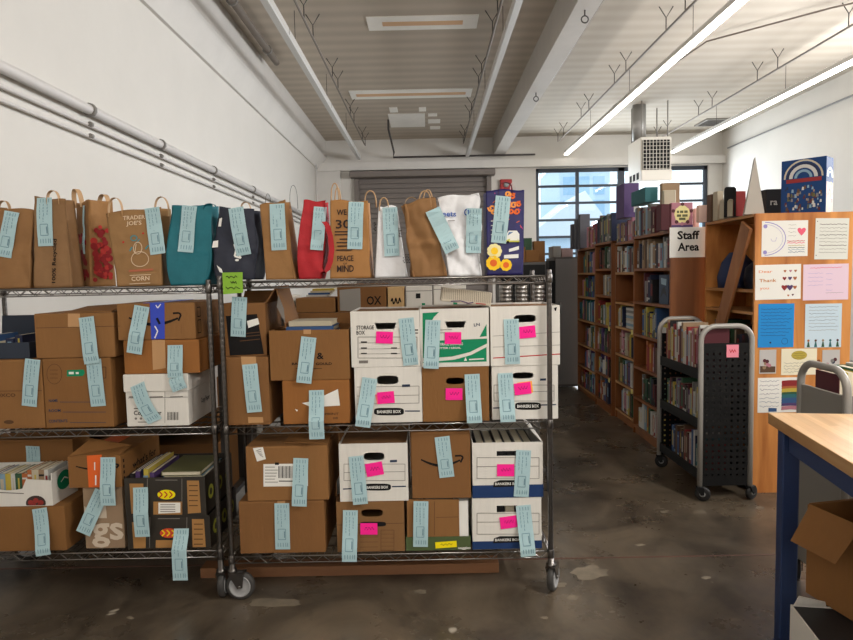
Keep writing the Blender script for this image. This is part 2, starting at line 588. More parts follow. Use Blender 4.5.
fixture(5.40, 1.0, 14.25, True, 'lit linear light nearest the white wall past the heater')
def conduit(x, side, label):
    t = thing('ceiling_conduit', label, 'conduit', (x, 0, 4.22), 0, 'conduits under the ceiling')
    q = MB(); q.tube([(0, YF + .5, 0), (0, 13.6, 0)], .014, mat('taupe_pipe', (120, 110, 100), .6), 8); q.build('pipe', t)
    k = 5.0
    while k < 13.5:
        for dk in (0, .55):
            q = MB()
            q.tube([(0, k + dk, 0), (0, k + dk, .15)], .007, WIREM, 5)
            q.tube([(-.08, k + dk, .275), (-.0, k + dk, .15), (.08, k + dk, .275)], .007, WIREM, 5)
            q.build('forked_hanger', t)
        k += 2.05
conduit(-1.27, 1, 'thin conduit with forked hangers beside the unlit light by the pipe wall')
conduit(.80, -1, 'thin conduit with forked hangers beside the unlit light near the beam')
conduit(2.80, -1, 'thin conduit with forked hangers beside the lit light over the aisle')
conduit(4.90, -1, 'thin conduit with forked hangers beside the lit light nearest the wall')
def pipe(name, pts, r, m, label, cat='pipe', clips=(), smooth=True):
    t = thing(name, label, cat, pts[0])
    o = Vector(pts[0])
    q = MB(); q.tube([Vector(p) - o for p in pts], r, m, 10); q.build('pipe_run', t)
    for p in clips:
        q = MB(); p = Vector(p) - o
        q.tube([p + Vector((0, -.015, 0)), p + Vector((0, .015, 0))], r * 1.35, GREYM, 10); q.build('pipe_clip', t)
    return t
WP = mat('white_painted_pipe', (206, 202, 198), .5)
cl = [(XL + .06, k, 2.68) for k in (3.5, 4.6, 5.8, 7.2, 8.8, 10.6)]
pipe('wall_pipe', [(XL + .06, YF + .5, 2.68), (XL + .06, 12.5, 2.68)], .035, WP, 'thick white pipe running along the white wall, topmost of three', clips=cl)
pipe('wall_pipe', [(XL + .04, YF + .5, 2.58), (XL + .04, 12.5, 2.58)], .013, WP, 'thin white pipe just under the thick pipe on the white wall', clips=[(a, b, 2.58) for a, b, c in cl])
pipe('wall_pipe', [(XL + .04, YF + .5, 2.50), (XL + .04, 12.5, 2.50)], .012, WP, 'lowest thin white pipe on the white wall above the bags', clips=[(a, b, 2.50) for a, b, c in cl])
TP = mat('taupe_pipe', (120, 110, 100), .6)
pipe('ceiling_pipe', [(-2.02, YF + .5, 4.42), (-2.02, 8.8, 4.42), (-2.02, 9.0, 4.42)], .045, TP, 'taupe pipe under the ceiling beside the sloped wall edge', clips=[(-2.02, k, 4.42) for k in (5.5, 7, 8.5)])
pipe('ceiling_pipe', [(at(388, 112, 12.6).x, 12.6, 4.48), (at(388, 112, 12.6).x, 12.6, 4.3), (at(393, 140, 13.6).x, 13.9, 4.1), (at(393, 160, 14.2).x, 14.25, 4.06), (2.4, 14.25, 4.06)], .02, mat('dark_pipe', (64, 58, 56), .6), 'dark bent pipe dropping from the ceiling to the back wall ledge', clips=())
pipe('ceiling_pipe', [(3.4, 11.8, 4.44), (3.7, 8.6, 4.44), (4.7, 7.6, 4.44), (6.4, 6.4, 4.44)], .011, TP, 'taupe conduit bending across the ceiling above the lit lights')
pipe('wall_pipe', [(XR - .03, 3.0, 4.1), (XR - .03, 14.2, 4.1)], .015, mat('grey_conduit', (120, 118, 116), .5), 'grey conduit high along the white wall past the heater')
pipe('wall_pipe', [(XL + .05, 14.0, 0), (XL + .05, 14.0, 4.2)], .02, WP, 'white vertical pipe in the back corner by the pipe wall')
pipe('ceiling_pipe', [(1.98, 4.6, 4.46), (1.98, 10.2, 4.46)], .02, TP, 'taupe conduit on the ceiling beside the concrete beam')
# ring hooks under the beam
for i, y in enumerate((6.6, 9.5)):
    t = thing('beam_hook', 'small dark ring hook under the concrete beam, %s the camera' % ('nearer' if i == 0 else 'farther from'), 'hook', (1.62, y, 4.08), 0, 'hooks under the beam')
    q = MB(); q.tube([(0, 0, 0), (0, 0, -.06)], .008, WIREM, 6); q.build('hook_stem', t)
    q = MB(); q.tube([(.035 * math.cos(a), 0, -.09 + .035 * math.sin(a)) for a in [2 * PI * k / 12 for k in range(12)]], .007, WIREM, 6, closed=True); q.build('ring', t)

# hanging unit heater
YH = 11.6
a0 = at(641, 181, YH); a1 = at(672, 136, YH)
hx0, hx1, hz0, hz1 = a0.x, a1.x, a0.z, a1.z
ht = thing('unit_heater', 'cream hanging unit heater with a black grille and flue above the bookcases', 'heater', ((hx0 + hx1) / 2, YH, hz0))
w2, hh = (hx1 - hx0) / 2, hz1 - hz0
CREAM = mat('cream_enamel', (206, 200, 188), .45)
q = MB(); q.box(-w2, w2, .02, .75, 0, hh, CREAM, .012, 2); q.build('casing', ht)
q = MB(); q.box(-w2 + .03, w2 - .03, .0, .03, .20, hh - .06, DARKV)
for k in range(8):
    z = .21 + k * (hh - .28) / 7.5
    q.box(-w2 + .03, w2 - .03, -.02, .0, z, z + .006, CREAM)
for k in range(9):
    xx = -w2 + .03 + k * (2 * w2 - .07) / 8
    q.box(xx, xx + .006, -.02, .0, .2, hh - .06, CREAM)
q.build('grille', ht)
q = MB(); q.box(-w2, w2, -.03, .03, .0, .19, CREAM, .01); q.build('lower_panel', ht)
q = MB(); q.tube([(-.18, .4, hh), (-.18, .4, ZC - hz0)], .12, mat('galvanised_flue', (150, 148, 144), .45, metal=.5), 16); q.build('flue_pipe', ht)
for sx, sy in ((-1, .1), (1, .1), (1, .65), (-1, .65)):
    q = MB(); q.tube([(sx * (w2 - .04), sy, hh), (sx * (w2 - .04), sy, ZC - hz0)], .012, GREYM, 6); q.build('hanger_rod', ht)
for k in range(3):
    q = MB(); q.box(-w2 - .005, -w2 + .001, .12 + k * .2, .24 + k * .2, .05, .17, DARKV); q.build('side_louvre', ht)
# alarm on the back wall
p = at(506, 185, YB - .05)
t = thing('fire_alarm', 'small red alarm box on the back wall beside the shutter', 'alarm', (p.x, YB - .002, p.z))
q = MB(); q.box(-.13, .13, -.1, 0, -.12, .12, mat('red_alarm', (170, 30, 34), .4), .01); q.build('mounting_plate', t)  # the red alarm box itself
q = MB(); q.lathe([(.06, 0), (.06, .02), (.03, .035)], (0, -.1, 0), (0, -1, 0), HUB, 16); q.build('strobe_lens', t)

# ------------------------------------------------------------------ wire shelving carts
YR = 2.85                        # the plane of the front rails
DECK = mat('dark_deck_wire', (70, 67, 64), .4, metal=.9)
def wire_cart(label, x0, x1, dep, zs, turn):
    t = thing('wire_shelving_cart', label, 'shelving cart', ((x0 + x1) / 2, YR, 0), 0, 'wire shelving carts')
    w = (x1 - x0) / 2
    for sx in (-1, 1):
        for y in (0, dep):
            q = MB()
            z, top = .135, zs[-1] + .022
            prof = [(.0115, z)]
            k = z + .025
            while k < top - .01:
                prof += [(.0115, k), (.0111, k + .002), (.0115, k + .004)]
                k += .0254
            prof += [(.0115, top), (.009, top + .004)]
            q.lathe(prof, (sx * w, y, 0), (0, 0, 1), CHROMED, 12)
            q.build('post', t)
    for z in zs:
        q = MB()
        r = .0032
        a, b = -w + .014, w - .014
        for dz in (0, -.03):
            q.tube([(a, 0, z + dz - r), (b, 0, z + dz - r)], r, CHROME, 6)
            q.tube([(a, dep, z + dz - r), (b, dep, z + dz - r)], r, CHROME, 6)
            for x in (-w, w):
                q.tube([(x, .014, z + dz - r), (x, dep - .014, z + dz - r)], r, CHROME, 6)
        n = int((b - a) / .036)
        for y in (0, dep):
            q.tube([(a + (b - a) * k / n, y, z - r if k % 2 else z - .03 - r) for k in range(n + 1)], .0024, CHROME, 5)
        for x in (-w, w):
            q.tube([(x, .014 + (dep - .028) * k / 12, z - r if k % 2 else z - .03 - r) for k in range(13)], .0024, CHROME, 5)
        n = int((b - a) / .034)
        for k in range(n + 1):
            x = a + (b - a) * k / n
            q.tube([(x, 0, z - .0016), (x, dep, z - .0016)], .0016, DECK, 4, cap=False)
        for k in (1, 2, 3):
            q.tube([(a, dep * k / 4, z - .008), (b, dep * k / 4, z - .008)], .004, CHROMED, 5)
        for sx in (-1, 1):
            for y in (0, dep):
                q.lathe([(.0135, -.034), (.0155, -.03), (.0145, .004), (.013, .006)], (sx * w, y, z), (0, 0, 1), CHROMED, 12)
        q.build('wire_shelf', t)
    for (sx, y), ang in zip(((-1, 0), (1, 0), (-1, dep), (1, dep)), turn):
        q = MB()
        Mz = Matrix.Translation((sx * w, y, 0)) @ Matrix.Rotation(ang, 4, 'Z')
        q.M = Mz
        q.lathe([(.014, .19), (.014, .145), (.021, .143), (.021, .128), (.019, .126)], (0, 0, 0), (0, 0, 1), CHROMED, 14)
        q.box(-.016, .06, -.021, .021, .124, .13, CHROMED)
        for s in (-1, 1):
            q.prism([(-.016, .128), (.058, .128), (.05, .062), (.026, .058)], s * .021 - .0015, s * .021 + .0015, CHROMED)
        q.tube([(.036, -.026, .066), (.036, .026, .066)], .006, CHROME, 8)
        c = q.build('caster', t)
        q = MB()
        q.M = Mz
        q.lathe([(.03, -.014), (.05, -.016), (.061, -.014), (.066, -.008), (.066, .008), (.061, .014), (.05, .016), (.03, .014)], (.036, 0, .066), (0, 1, 0), RUBBER, 28)
        q.lathe([(.01, -.0185), (.016, -.0175), (.018, -.0165), (.044, -.0165), (.046, -.0185), (.05, -.0165), (.05, .0165), (.046, .0185), (.044, .0165), (.01, .0185)], (.036, 0, .066), (0, 1, 0), HUB, 28)
        q.build('wheel', c)
    return t
def rz_(px, py):
    return at(px, py, YR).z
ZR = [rz_(300, 555), rz_(300, 425.5), rz_(300, 280)]
ZL = [rz_(100, 552), rz_(100, 428.5), rz_(100, 287.5)]
RX0, RX1 = at(220, 282, YR).x, at(549, 276, YR).x
DEP = .46
cartR = wire_cart('chrome wire shelving cart of white file boxes, with its wheels in view', RX0, RX1, DEP, ZR, (R(0), R(65), R(0), R(100)))
LX1 = RX0 - .052
cartL = wire_cart('chrome wire shelving cart along the white pipe wall, holding mostly brown cartons', LX1 - 1.22, LX1, DEP, ZL, (R(40), R(90), R(30), R(90)))
p = at(225, 283, YR - .03)
gn = MB()
gn.poly([(-.045, -.05), (.042, -.044), (.044, .046), (-.045, .046)], GREENP)
gn.box(-.045, .043, .0005, .0012, -.044, .045, GREENP)
for k, (a, b) in enumerate(((-.03, .02), (-.01, .016), (-.032, .03))):
    gn.stroke([(a + (b - a) * j / 7, .026 - k * .024 + .006 * math.sin(j * 2.3 + k)) for j in range(8)], .003, BLACKINK, y=-.0012)
gn.M = Matrix.Identity(4)
g = gn.build('green_note', cartR, recalc=False)
g.location = p - Vector(cartR.location) + Vector((.035, 0, 0))
g['label'] = 'lime green handwritten note taped to the shelf end'

# ------------------------------------------------------------------ cartons
class Box:
    def __init__(s, name, label, px, zb, yf=2.87, dep=.36, rz=0, cat='box', group='boxes on the carts'):
        x0, x1, yt = px
        ym = (at((x0 + x1) / 2, yt, yf).z + zb) / 2
        pym = yt + 30
        A, Bp = at(x0, pym, yf), at(x1, pym, yf)
        s.X, s.yf, s.zb = (A.x + Bp.x) / 2, yf, zb + .0015
        s.w, s.dep = Bp.x - A.x, dep
        s.zt = at((x0 + x1) / 2, yt, yf).z
        s.h = s.zt - s.zb
        s.o = thing(name, label, cat, (s.X, yf, s.zb), rz, group)

    def L(s, px, py):
        p = at(px, py, s.yf)
        return p.x - s.X, p.z - s.zb

    def carton(s, m, flaps=None, tape=True, bands=None):
        w, h, d = s.w / 2, s.h, s.dep
        q = MB()
        if flaps is None:
            q.box(-w, w, 0, d, 0, h - .004, m, .003, 2)
            q.build('carton_body', s.o)
            for k, (a, b) in enumerate(((0.002, d / 2 - .001), (d / 2 + .001, d - .002))):
                q = MB(); q.box(-w + .002, w - .002, a, b, h - .0045, h - .0005, m); q.build('top_flap', s.o)
            if tape:
                q = MB(); q.box(-w * .09, w * .09, -.0012, d + .001, h - .001, h, TAPE); q.box(-w * .09, w * .09, -.0012, -.0002, h - .07, h, TAPE); q.build('packing_tape', s.o)
        else:
            th = .005
            q.box(-w, w, 0, d, 0, th, m)
            q.box(-w, w, 0, th, th, h, m)
            q.box(-w, w, d - th, d, th, h, m)
            q.box(-w, -w + th, th, d - th, th, h, m)
            q.box(w - th, w, th, d - th, th, h, m)
            q.build('carton_body', s.o)
            for side, ln, ang in flaps:
                a = R(ang)
                c, sn = math.cos(a) * ln, math.sin(a) * ln
                n = Vector((0, 0, 0))
                q = MB()
                if side == 'f':
                    p4 = [(-w + .004, 0, h), (w - .004, 0, h), (w - .012, -sn, h + c), (-w + .012, -sn, h + c)]; n = Vector((0, .004 * math.cos(a), .004 * math.sin(a)))
                elif side == 'b':
                    p4 = [(-w + .004, d, h), (w - .004, d, h), (w - .012, d + sn, h + c), (-w + .012, d + sn, h + c)]; n = Vector((0, -.004 * math.cos(a), .004 * math.sin(a)))
                elif side == 'l':
                    p4 = [(-w, .004, h), (-w, d - .004, h), (-w - sn, d - .012, h + c), (-w - sn, .012, h + c)]; n = Vector((.004 * math.cos(a), 0, .004 * math.sin(a)))
                else:
                    p4 = [(w, .004, h), (w, d - .004, h), (w + sn, d - .012, h + c), (w + sn, .012, h + c)]; n = Vector((-.004 * math.cos(a), 0, .004 * math.sin(a)))
                q.slab(p4, n, m)
                q.build('flap', s.o)
        return s

    def filebox(s, m, hole, rim=None, top=True, topm=None):
        """hole: (px centre x, y, half width px, half height px, kind)"""
        w, h, d = s.w / 2, s.h, s.dep
        th = .005
        cx, cz_ = s.L(hole[0], hole[1])
        hw_, hh_ = hole[2] / 223, hole[3] / 223
        pts = []
        if hole[4] == 'oval':
            for k in range(32):
                a = 2 * PI * k / 32
                e = 2.0 / 4.2
                pts.append((cx + hw_ * math.copysign(abs(math.cos(a)) ** e, math.cos(a)), cz_ + hh_ * math.copysign(abs(math.sin(a)) ** (e * 1.5), math.sin(a))))
        else:
            tp = (1.0, .78) if hole[4] == 'trap' else (1, 1)
            c4 = [(cx + hw_ * tp[0], cz_ + hh_), (cx - hw_ * tp[0], cz_ + hh_), (cx - hw_ * tp[1], cz_ - hh_), (cx + hw_ * tp[1], cz_ - hh_)]
            for k in range(4):
                (x0, z0), (x1, z1) = c4[k], c4[(k + 1) % 4]
                pts += [(x0 + (x1 - x0) * j / 8, z0 + (z1 - z0) * j / 8) for j in range(8)]
        out = []
        for x, z in pts:
            dx, dz = x - cx, z - cz_
            k = min(((w - cx) / dx if dx > 0 else (-w - cx) / dx) if abs(dx) > 1e-6 else 1e9, ((h - cz_) / dz if dz > 0 else (0 - cz_) / dz) if abs(dz) > 1e-6 else 1e9)
            out.append([cx + dx * k, cz_ + dz * k])
        for cxx, czz in ((-w, 0), (w, 0), (w, h), (-w, h)):
            k = min(range(len(out)), key=lambda i: (out[i][0] - cxx) ** 2 + (out[i][1] - czz) ** 2)
            out[k] = [cxx, czz]
        q = MB()
        n = len(pts)
        for y in (0, th):
            A = [q.v((x, y, z)) for x, z in pts]
            O = [q.v((x, y, z)) for x, z in out]
            for k in range(n):
                q.bm.faces.new((A[k - 1], A[k], O[k], O[k - 1])).material_index = q.mi(m)
            if y == 0:
                A0, O0 = A, O
        for k in range(n):
            q.bm.faces.new((A0[k - 1], A0[k], A[k], A[k - 1]))
            q.bm.faces.new((O0[k - 1], O0[k], O[k], O[k - 1]))
        q.box(-w, w, th, d, 0, th, m)
        q.box(-w, w, d - th, d, th, h, m)
        q.box(-w, -w + th, th, d - th, th, h, m)
        q.box(w - th, w, th, d - th, th, h, m)
        q.build('box_body', s.o)
        if top:
            q = MB(); q.box(-w + th, w - th, th + .002, d - th, h - .012, h - .008, topm or CARD_IN); q.build('top_flap', s.o)
        return s

    def tag(s, p0, p1, w=.068, out=0, bend=0, y=-.004, narrow=1):
        (x0, z0), (x1, z1) = s.L(*p0), s.L(*p1)
        A, Bq = Vector((x0, z0)), Vector((x1, z1))
        d = Bq - A
        ln = d.length
        u = d / ln
        n = Vector((-u.y, u.x)) * (-1 if -u.y * 1 < 0 else 1)
        if n.x < 0:
            n = -n
        q = MB()
        N = 8
        if z1 < .004:
            on_shelf = min(abs(s.zb - k) for k in ZR + ZL) < .01
            out = max(out, .036 if on_shelf else .014)
        t0 = max(.15, min(1, (z0 - .02) / (z0 - z1))) if z0 > z1 else 1
        def yy(t):
            return y - out * min(1, t / t0) ** 2 - .003 * math.sin(t * PI)
        def P(t, a, dy=0):
            c = A + u * (ln * t) + n * (a * w / 2 * narrow) + n * bend * math.sin(t * PI)
            return (c.x, yy(t) + dy, c.y)
        for k in range(N):
            a, b = k / N, (k + 1) / N
            q.face([P(b, -1), P(b, 1), P(a, 1), P(a, -1)], TAGBLUE)
            q.face([P(b, -1, .0012), P(b, 1, .0012), P(a, 1, .0012), P(a, -1, .0012)][::-1], TAGBLUE)
        for k in range(N):
            for sgn in (-1, 1):
                a, b = k / N, (k + 1) / N
                q.face([P(a, sgn), P(b, sgn), P(b, sgn, .0012), P(a, sgn, .0012)], TAGBLUE)
        def ln_(t0, a0, t1, a1, wd):
            steps = max(1, int(abs(t1 - t0) * N + .99))
            for k in range(steps):
                ta, tb = t0 + (t1 - t0) * k / steps, t0 + (t1 - t0) * (k + 1) / steps
                aa, ab = a0 + (a1 - a0) * k / steps, a0 + (a1 - a0) * (k + 1) / steps
                if abs(t1 - t0) > 1e-5:
                    q.face([P(tb, ab - wd, -.0022), P(tb, ab + wd, -.0022), P(ta, aa + wd, -.0022), P(ta, aa - wd, -.0022)], TAGINK)
                else:
                    q.face([P(ta + wd * .1, aa, -.0022), P(ta - wd * .1, aa, -.0022), P(ta - wd * .1, ab, -.0022), P(ta + wd * .1, ab, -.0022)], TAGINK)
        for a in (-.5, -.1, .3, .62):
            ln_(.03, a, .10, a, .035)
        for a, l0, l1 in ((-.55, .13, .44), (-.1, .13, .5), (.42, .14, .36)):
            k = l0
            while k < l1:
                e = min(k + random.uniform(.03, .08), l1)
                ln_(k, a + random.uniform(-.05, .05), e, a, .035)
                k = e + .018
        ln_(.55, -.55, .78, -.55, .03); ln_(.55, .45, .78, .45, .03); ln_(.55, -.55, .55, .45, .05); ln_(.78, -.55, .78, .45, .05)
        ln_(.60, .3, .74, .3, .05)
        for a in (-.6, -.25, .1, .45, .7):
            ln_(.85, a, .94, a, .035)
        return q.build('paper_tag', s.o)

    def sticky(s, px, py, wpx=17, hpx=12.5, rot=0, m=None, y=-.003, word=True):
        x, z = s.L(px, py)
        q = MB()
        ca, sa = math.cos(rot), math.sin(rot)
        a, b = wpx / 223 / 2, hpx / 223 / 2
        def T(u, v, yy):
            return (x + u * ca - v * sa, yy, z + u * sa + v * ca)
        q.hexa([T(-a, -b, y - .001), T(a, -b, y - .001), T(a, -b, y), T(-a, -b, y), T(-a, b, y - .001), T(a, b, y - .001), T(a, b, y), T(-a, b, y)], m or PINK)
        if word:
            pts = [(-.5 * a + a * 1.1 * j / 9, .1 * b + .3 * b * math.sin(j * 2.2 + px)) for j in range(10)]
            for (u0, v0), (u1, v1) in zip(pts, pts[1:]):
                q.face([T(u0, v0 - .0012, y - .0016), T(u1, v1 - .0012, y - .0016), T(u1, v1 + .0012, y - .0016), T(u0, v0 + .0012, y - .0016)], BLACKINK)
        o = q.build('sticky_note', s.o)
        o['label'] = 'hot pink sticky note' if not m else 'bright sticky label'
        return o

class Ink:
    """flat printing on the front face of a box, laid out in image measure and stored in metres"""
    def __init__(s, b, y=-.0012, fn=None):
        s.b, s.y, s.q, s.fn = b, y, MB(), fn
    def t(s, string, px, py, cap, m, width=None, align='l', rot=0, dy=0):
        x, z = s.b.L(px, py)
        s.q.text(string, x, z, cap / 223, m, width / 223 if width else None, y=s.y - dy, align=align, rot=rot, fn=s.fn)
    def l(s, a, b, c, d, w, m, dy=0):
        x0, z0 = s.b.L(a, b); x1, z1 = s.b.L(c, d)
        z0, z1 = max(z0, .004), max(z1, .004)
        s.q.line(x0, z0, x1, z1, w / 223, m, y=s.y - dy, fn=s.fn)
    def rect(s, a, b, c, d, w, m):
        for k in ((a, b, c, b), (a, d, c, d), (a, b, a, d), (c, b, c, d)):
            s.l(*k, w, m)
    def p(s, pts, m, dy=0):
        s.q.poly([(u, max(v, .003)) for u, v in (s.b.L(*k) for k in pts)], m, y=s.y - dy, fn=s.fn)
    def s_(s, pts, w, m, dy=0):
        for (a, b), (c, d) in zip(pts, pts[1:]):
            s.l(a, b, c, d, w, m, dy)
    def oval(s, cx, cy, rx, ry, m, e=1, n=24, dy=0):
        pts = []
        for k in range(n):
            a = 2 * PI * k / n
            pts.append((cx + rx * math.copysign(abs(math.cos(a)) ** e, math.cos(a)), cy - ry * math.copysign(abs(math.sin(a)) ** e, math.sin(a))))
        s.p(pts, m, dy)
    def done(s, name='printed_markings'):
        return s.q.build(name, s.b.o, recalc=False)

def smile(k, x0, x1, y, sag, m=None, w=2.2):
    m = m or BLACKINK
    n = 14
    pts = [(x0 + (x1 - x0) * j / n, y + sag * math.sin(PI * j / n * .92 + .1)) for j in range(n + 1)]
    for j in range(n):
        k.l(*pts[j], *pts[j + 1], w * (.5 + .8 * math.sin(PI * (j + 1) / (n + 2))), m)
    ex, ey = x1 + 1, y - sag * .05
    k.s_([(ex - 6, ey - sag * .45), (ex, ey - sag * .5), (ex + 2, ey - sag * .25), (ex - .5, ey + sag * .55)], 1.8, m)

B0Y, FR = 2.87, 2.868
# ---- right cart, middle shelf
G = 'boxes on the carts'
zm = ZR[1]
b = Box('file_box', 'white file box, lower of the two under the black-lettered storage box', (355, 422, 367), zm, dep=.38)
b.filebox(WHITEB, (387.5, 380, 11, 4.5, 'oval'))
k = Ink(b); k.oval(389, 411.5, 15, 3.8, BLACKINK, .5); k.t('BANKERS BOX', 389, 413, 3, PAPER, 24, 'c', dy=.0006); k.l(357, 412, 372, 412, .7, INK); k.l(405, 411, 420, 411, 1.2, INK)
k.l(357, 396, 419, 395, .5, GREYINK); k.l(357, 404, 419, 403, .5, GREYINK); k.l(357, 387, 419, 386, .5, GREYINK); k.l(419, 386, 419, 403, .5, GREYINK); k.p([(402, 384.5), (410, 384.2), (410, 386.8), (402, 387)], INK); k.done()
b.sticky(386, 397.5, 17, 12, R(4)); o = b.sticky(384, 398, 16, 10, R(8), mat('coral_note', (255, 110, 120), .7), y=-.002, word=False)
b.tag((370, 378), (363.5, 425), out=.018); zt3 = b.zt
b = Box('file_box', 'white storage box with black lettering and a form, above a white file box', (351, 420, 311), zt3, dep=.38)
b.filebox(WHITEB, (385.5, 326, 11, 3.2, 'trap'))
k = Ink(b); k.t('STORAGE', 356.5, 329.5, 3.8, BLACKINK, 17.5); k.t('BOX', 356.5, 334.6, 3.8, BLACKINK, 8.5); k.rect(358, 337, 417, 358, .6, GREYINK); k.l(359, 343, 400, 342.5, .4, GREYINK); k.l(359, 349, 400, 348.5, .4, GREYINK); k.l(359, 354, 400, 353.5, .4, GREYINK)
for y, a in ((342, 361), (348, 361), (353.5, 361), (348, 391), (353.5, 391)):
    k.l(a, y, a + 6, y, 1.2, BLACKINK)
k.p([(359, 360.5), (368, 360.3), (368, 363.2), (359, 363.4)], GREYINK); k.l(413, 330, 418, 330, 1.2, BLACKINK); k.l(414, 333, 418, 333, 1, BLACKINK); k.done()
b.sticky(384.5, 337.5, 17, 12, R(-3)); b.tag((406, 318), (411, 365)); zR3 = b.zt
b = Box('box', 'plain brown box with an oval handhole under the green and white storage box', (422.5, 489, 367), zm, dep=.38)
b.filebox(CARD[1], (455, 381, 9, 3.4, 'oval')); b.sticky(454, 394, 17, 12, R(-1)); b.tag((472, 374), (474, 421), out=.006); zt4 = b.zt
GRN = mat('green_print', (22, 134, 92), .65, spec=.2)
b = Box('file_box', 'green and white storage box with curved stripes, on a plain brown box', (420.3, 489, 308.5), zt4, dep=.38, yf=2.872)
b.filebox(WHITEB, (455.5, 324.5, 10.5, 3.2, 'trap'))
k = Ink(b); k.p([(422.5, 313), (439, 312), (434, 317), (430.5, 323), (429, 331), (429.5, 338), (432, 341), (440, 340.5), (487, 338.5), (487, 343.5), (470, 352), (452, 356.5), (438, 357.5), (423, 358)], GRN)
k.p([(423, 362), (440, 361), (455, 359.5), (471, 355), (486.5, 347), (486.5, 361.5), (423, 363)], GRN); k.p([(486.5, 324), (486.7, 336), (479.5, 337)], GRN)
k.t('STORAGE DRAWERS', 437, 345.5, 2.6, PAPER, 26, dy=.0006); k.t('LETTER / LEGAL', 437, 349, 1.8, PAPER, 24, dy=.0006); k.t('LN', 474, 326.5, 3, INK, 6, rot=.1)
k.p([(464, 360.8), (467, 360.5), (465.5, 357)], PAPER, dy=.0006); k.l(469, 359.5, 484, 358.7, 1.2, PAPER, dy=.0006); k.l(438, 330, 452, 329.5, .6, GREYINK); k.l(438, 333, 448, 332.6, .6, GREYINK); k.done()
b.sticky(453, 338, 16.5, 12, R(-1)); b.tag((433, 320), (431, 368)); zR4 = b.zt; bR4 = b
b = Box('file_box', 'white file box beside the cart post, under the red-striped box', (492, 558, 365.5), zm, yf=2.884, dep=.38)
b.filebox(WHITEB, (523, 375.5, 10.5, 3.2, 'oval'))
k = Ink(b); k.oval(528, 406, 13, 3.8, BLACKINK, .5); k.t('BANKERS BOX', 528, 407.5, 3, PAPER, 22, 'c', dy=.0006); k.rect(494, 385, 554, 401, .5, GREYINK); k.l(494, 393, 554, 391, .5, GREYINK); k.l(541, 405, 556, 404.5, 1.2, INK); k.l(493, 408, 512, 407.5, 1.2, INK); k.p([(540, 378.5), (546, 378.3), (546, 380.5), (540, 380.7)], INK); k.done()
b.sticky(525, 387.5, 15, 12, R(6), mat('orange_note', (255, 170, 60), .7), y=-.002, word=False); b.sticky(522.5, 388.5, 17, 12, R(6)); b.tag((505, 373), (507, 420)); zt5 = b.zt
b = Box('file_box', 'white box with a red stripe across its front, beside the cart post', (490.5, 560, 306), zt5, yf=2.88, dep=.38, rz=R(.8))
b.filebox(WHITEB, (525, 318.5, 11, 3.8, 'oval'))
k = Ink(b); k.l(493, 358, 560, 354, 1, REDINK); k.l(493, 336, 560, 332, .4, GREYINK); k.l(493, 347, 560, 345, .4, GREYINK); k.p([(554, 308), (557, 307), (556, 311), (555, 311)], BLACKINK); k.done()
b.sticky(527, 332, 17, 12, R(5)); b.tag((511, 319), (512.5, 364)); zR5 = b.zt
# brown cartons
b = Box('carton', 'orange brown carton with a torn white label, under the open carton of books', (283, 350, 380), zm, dep=.33)
b.carton(CARD[2], tape=False)
k = Ink(b); k.p([(302, 403), (313, 401), (322, 396.5), (338, 389), (340, 405.5), (323, 406.5), (314, 408.5)], PAPER); k.p([(295, 409), (298, 410), (297, 411.5)], PAPER); k.t('PRINT', 325, 415, 2.2, BROWNINK, 14); k.t('08', 333, 419, 2, BROWNINK, 5); k.done('torn_label')
b.tag((316.5, 390), (318.5, 437), out=.022); z2 = b.zt
b = Box('carton', 'open brown carton of books with small black lettering, on the torn-label carton', (270, 349.5, 330), z2, dep=.33)
b.carton(CARD[1], flaps=[('b', .06, 20)])
k = Ink(b); k.t('&', 317, 359, 6.5, BLACKINK, 7); k.t('BA', 292, 365, 2.4, BLACKINK, 6); k.t('GOULD', 316, 365, 2.4, BLACKINK, 16); k.l(296, 368.5, 322, 368.5, .4, BLACKINK); k.done()
k = Ink(b); k.p([(303.5, 329.5), (311, 329.5), (311, 334), (303.5, 334)], TAPE); k.done('packing_tape')
b.tag((309, 337), (304.5, 382.5)); bR2 = b
b = Box('carton', 'tall brown carton with tape down its front, beside the green note', (225, 269, 357), zm, dep=.36)
b.carton(CARD[3], tape=False)
k = Ink(b); k.p([(241, 356.5), (256, 356.5), (256.5, 369), (242, 369)], TAPE); k.done('packing_tape'); k = Ink(b); k.p([(248, 417), (263, 417), (263.5, 422.5), (248.5, 423)], TAPE); k.done('packing_tape')
b.tag((250, 364), (255, 412), y=-.006); z1 = b.zt
b = Box('carton', 'flapped brown carton holding a black box with a white label', (224, 266, 303), z1, yf=2.90, dep=.31)
b.carton(CARD[3], flaps=[('b', .05, 8)], tape=False)
q = MB(); w, h = b.w / 2, b.h
q.slab([(w + .0, .01, h), (w + .0, .28, h), (w + .05, .26, h + .075), (w + .045, .02, h + .07)], (.004, 0, -.002), CARD[3])
q.slab([(w + .045, .02, h + .07), (w + .05, .26, h + .075), (w + .10, .25, h - .10), (w + .085, .02, h - .12)], (.004, 0, .001), CARD[3])
o = q.build('folded_flap', b.o); o['label'] = 'creased flap folded out over the side'
q = MB(); q.slab([(w + .06, .014, h + .035), (w + .082, .014, h - .03), (w + .086, .016, h - .10), (w + .05, .016, h - .02)], (0, -.001, 0), GREYINK); q.build('shipping_print', b.o)
# ---- black box held inside it shows through the cut front
k = Ink(b); k.p([(226, 316), (257, 314), (264, 354), (230, 356)], BLACKINK); k.p([(247, 321), (258, 318), (259.5, 324), (248.5, 328)], PAPER, dy=.0008)
for y in (334, 337, 341):
    k.l(240, y, 260, y - 2, .8, BROWNINK, dy=.0008)
k.done('black_panel')
b.tag((240, 297), (238.5, 336.5), y=-.006)
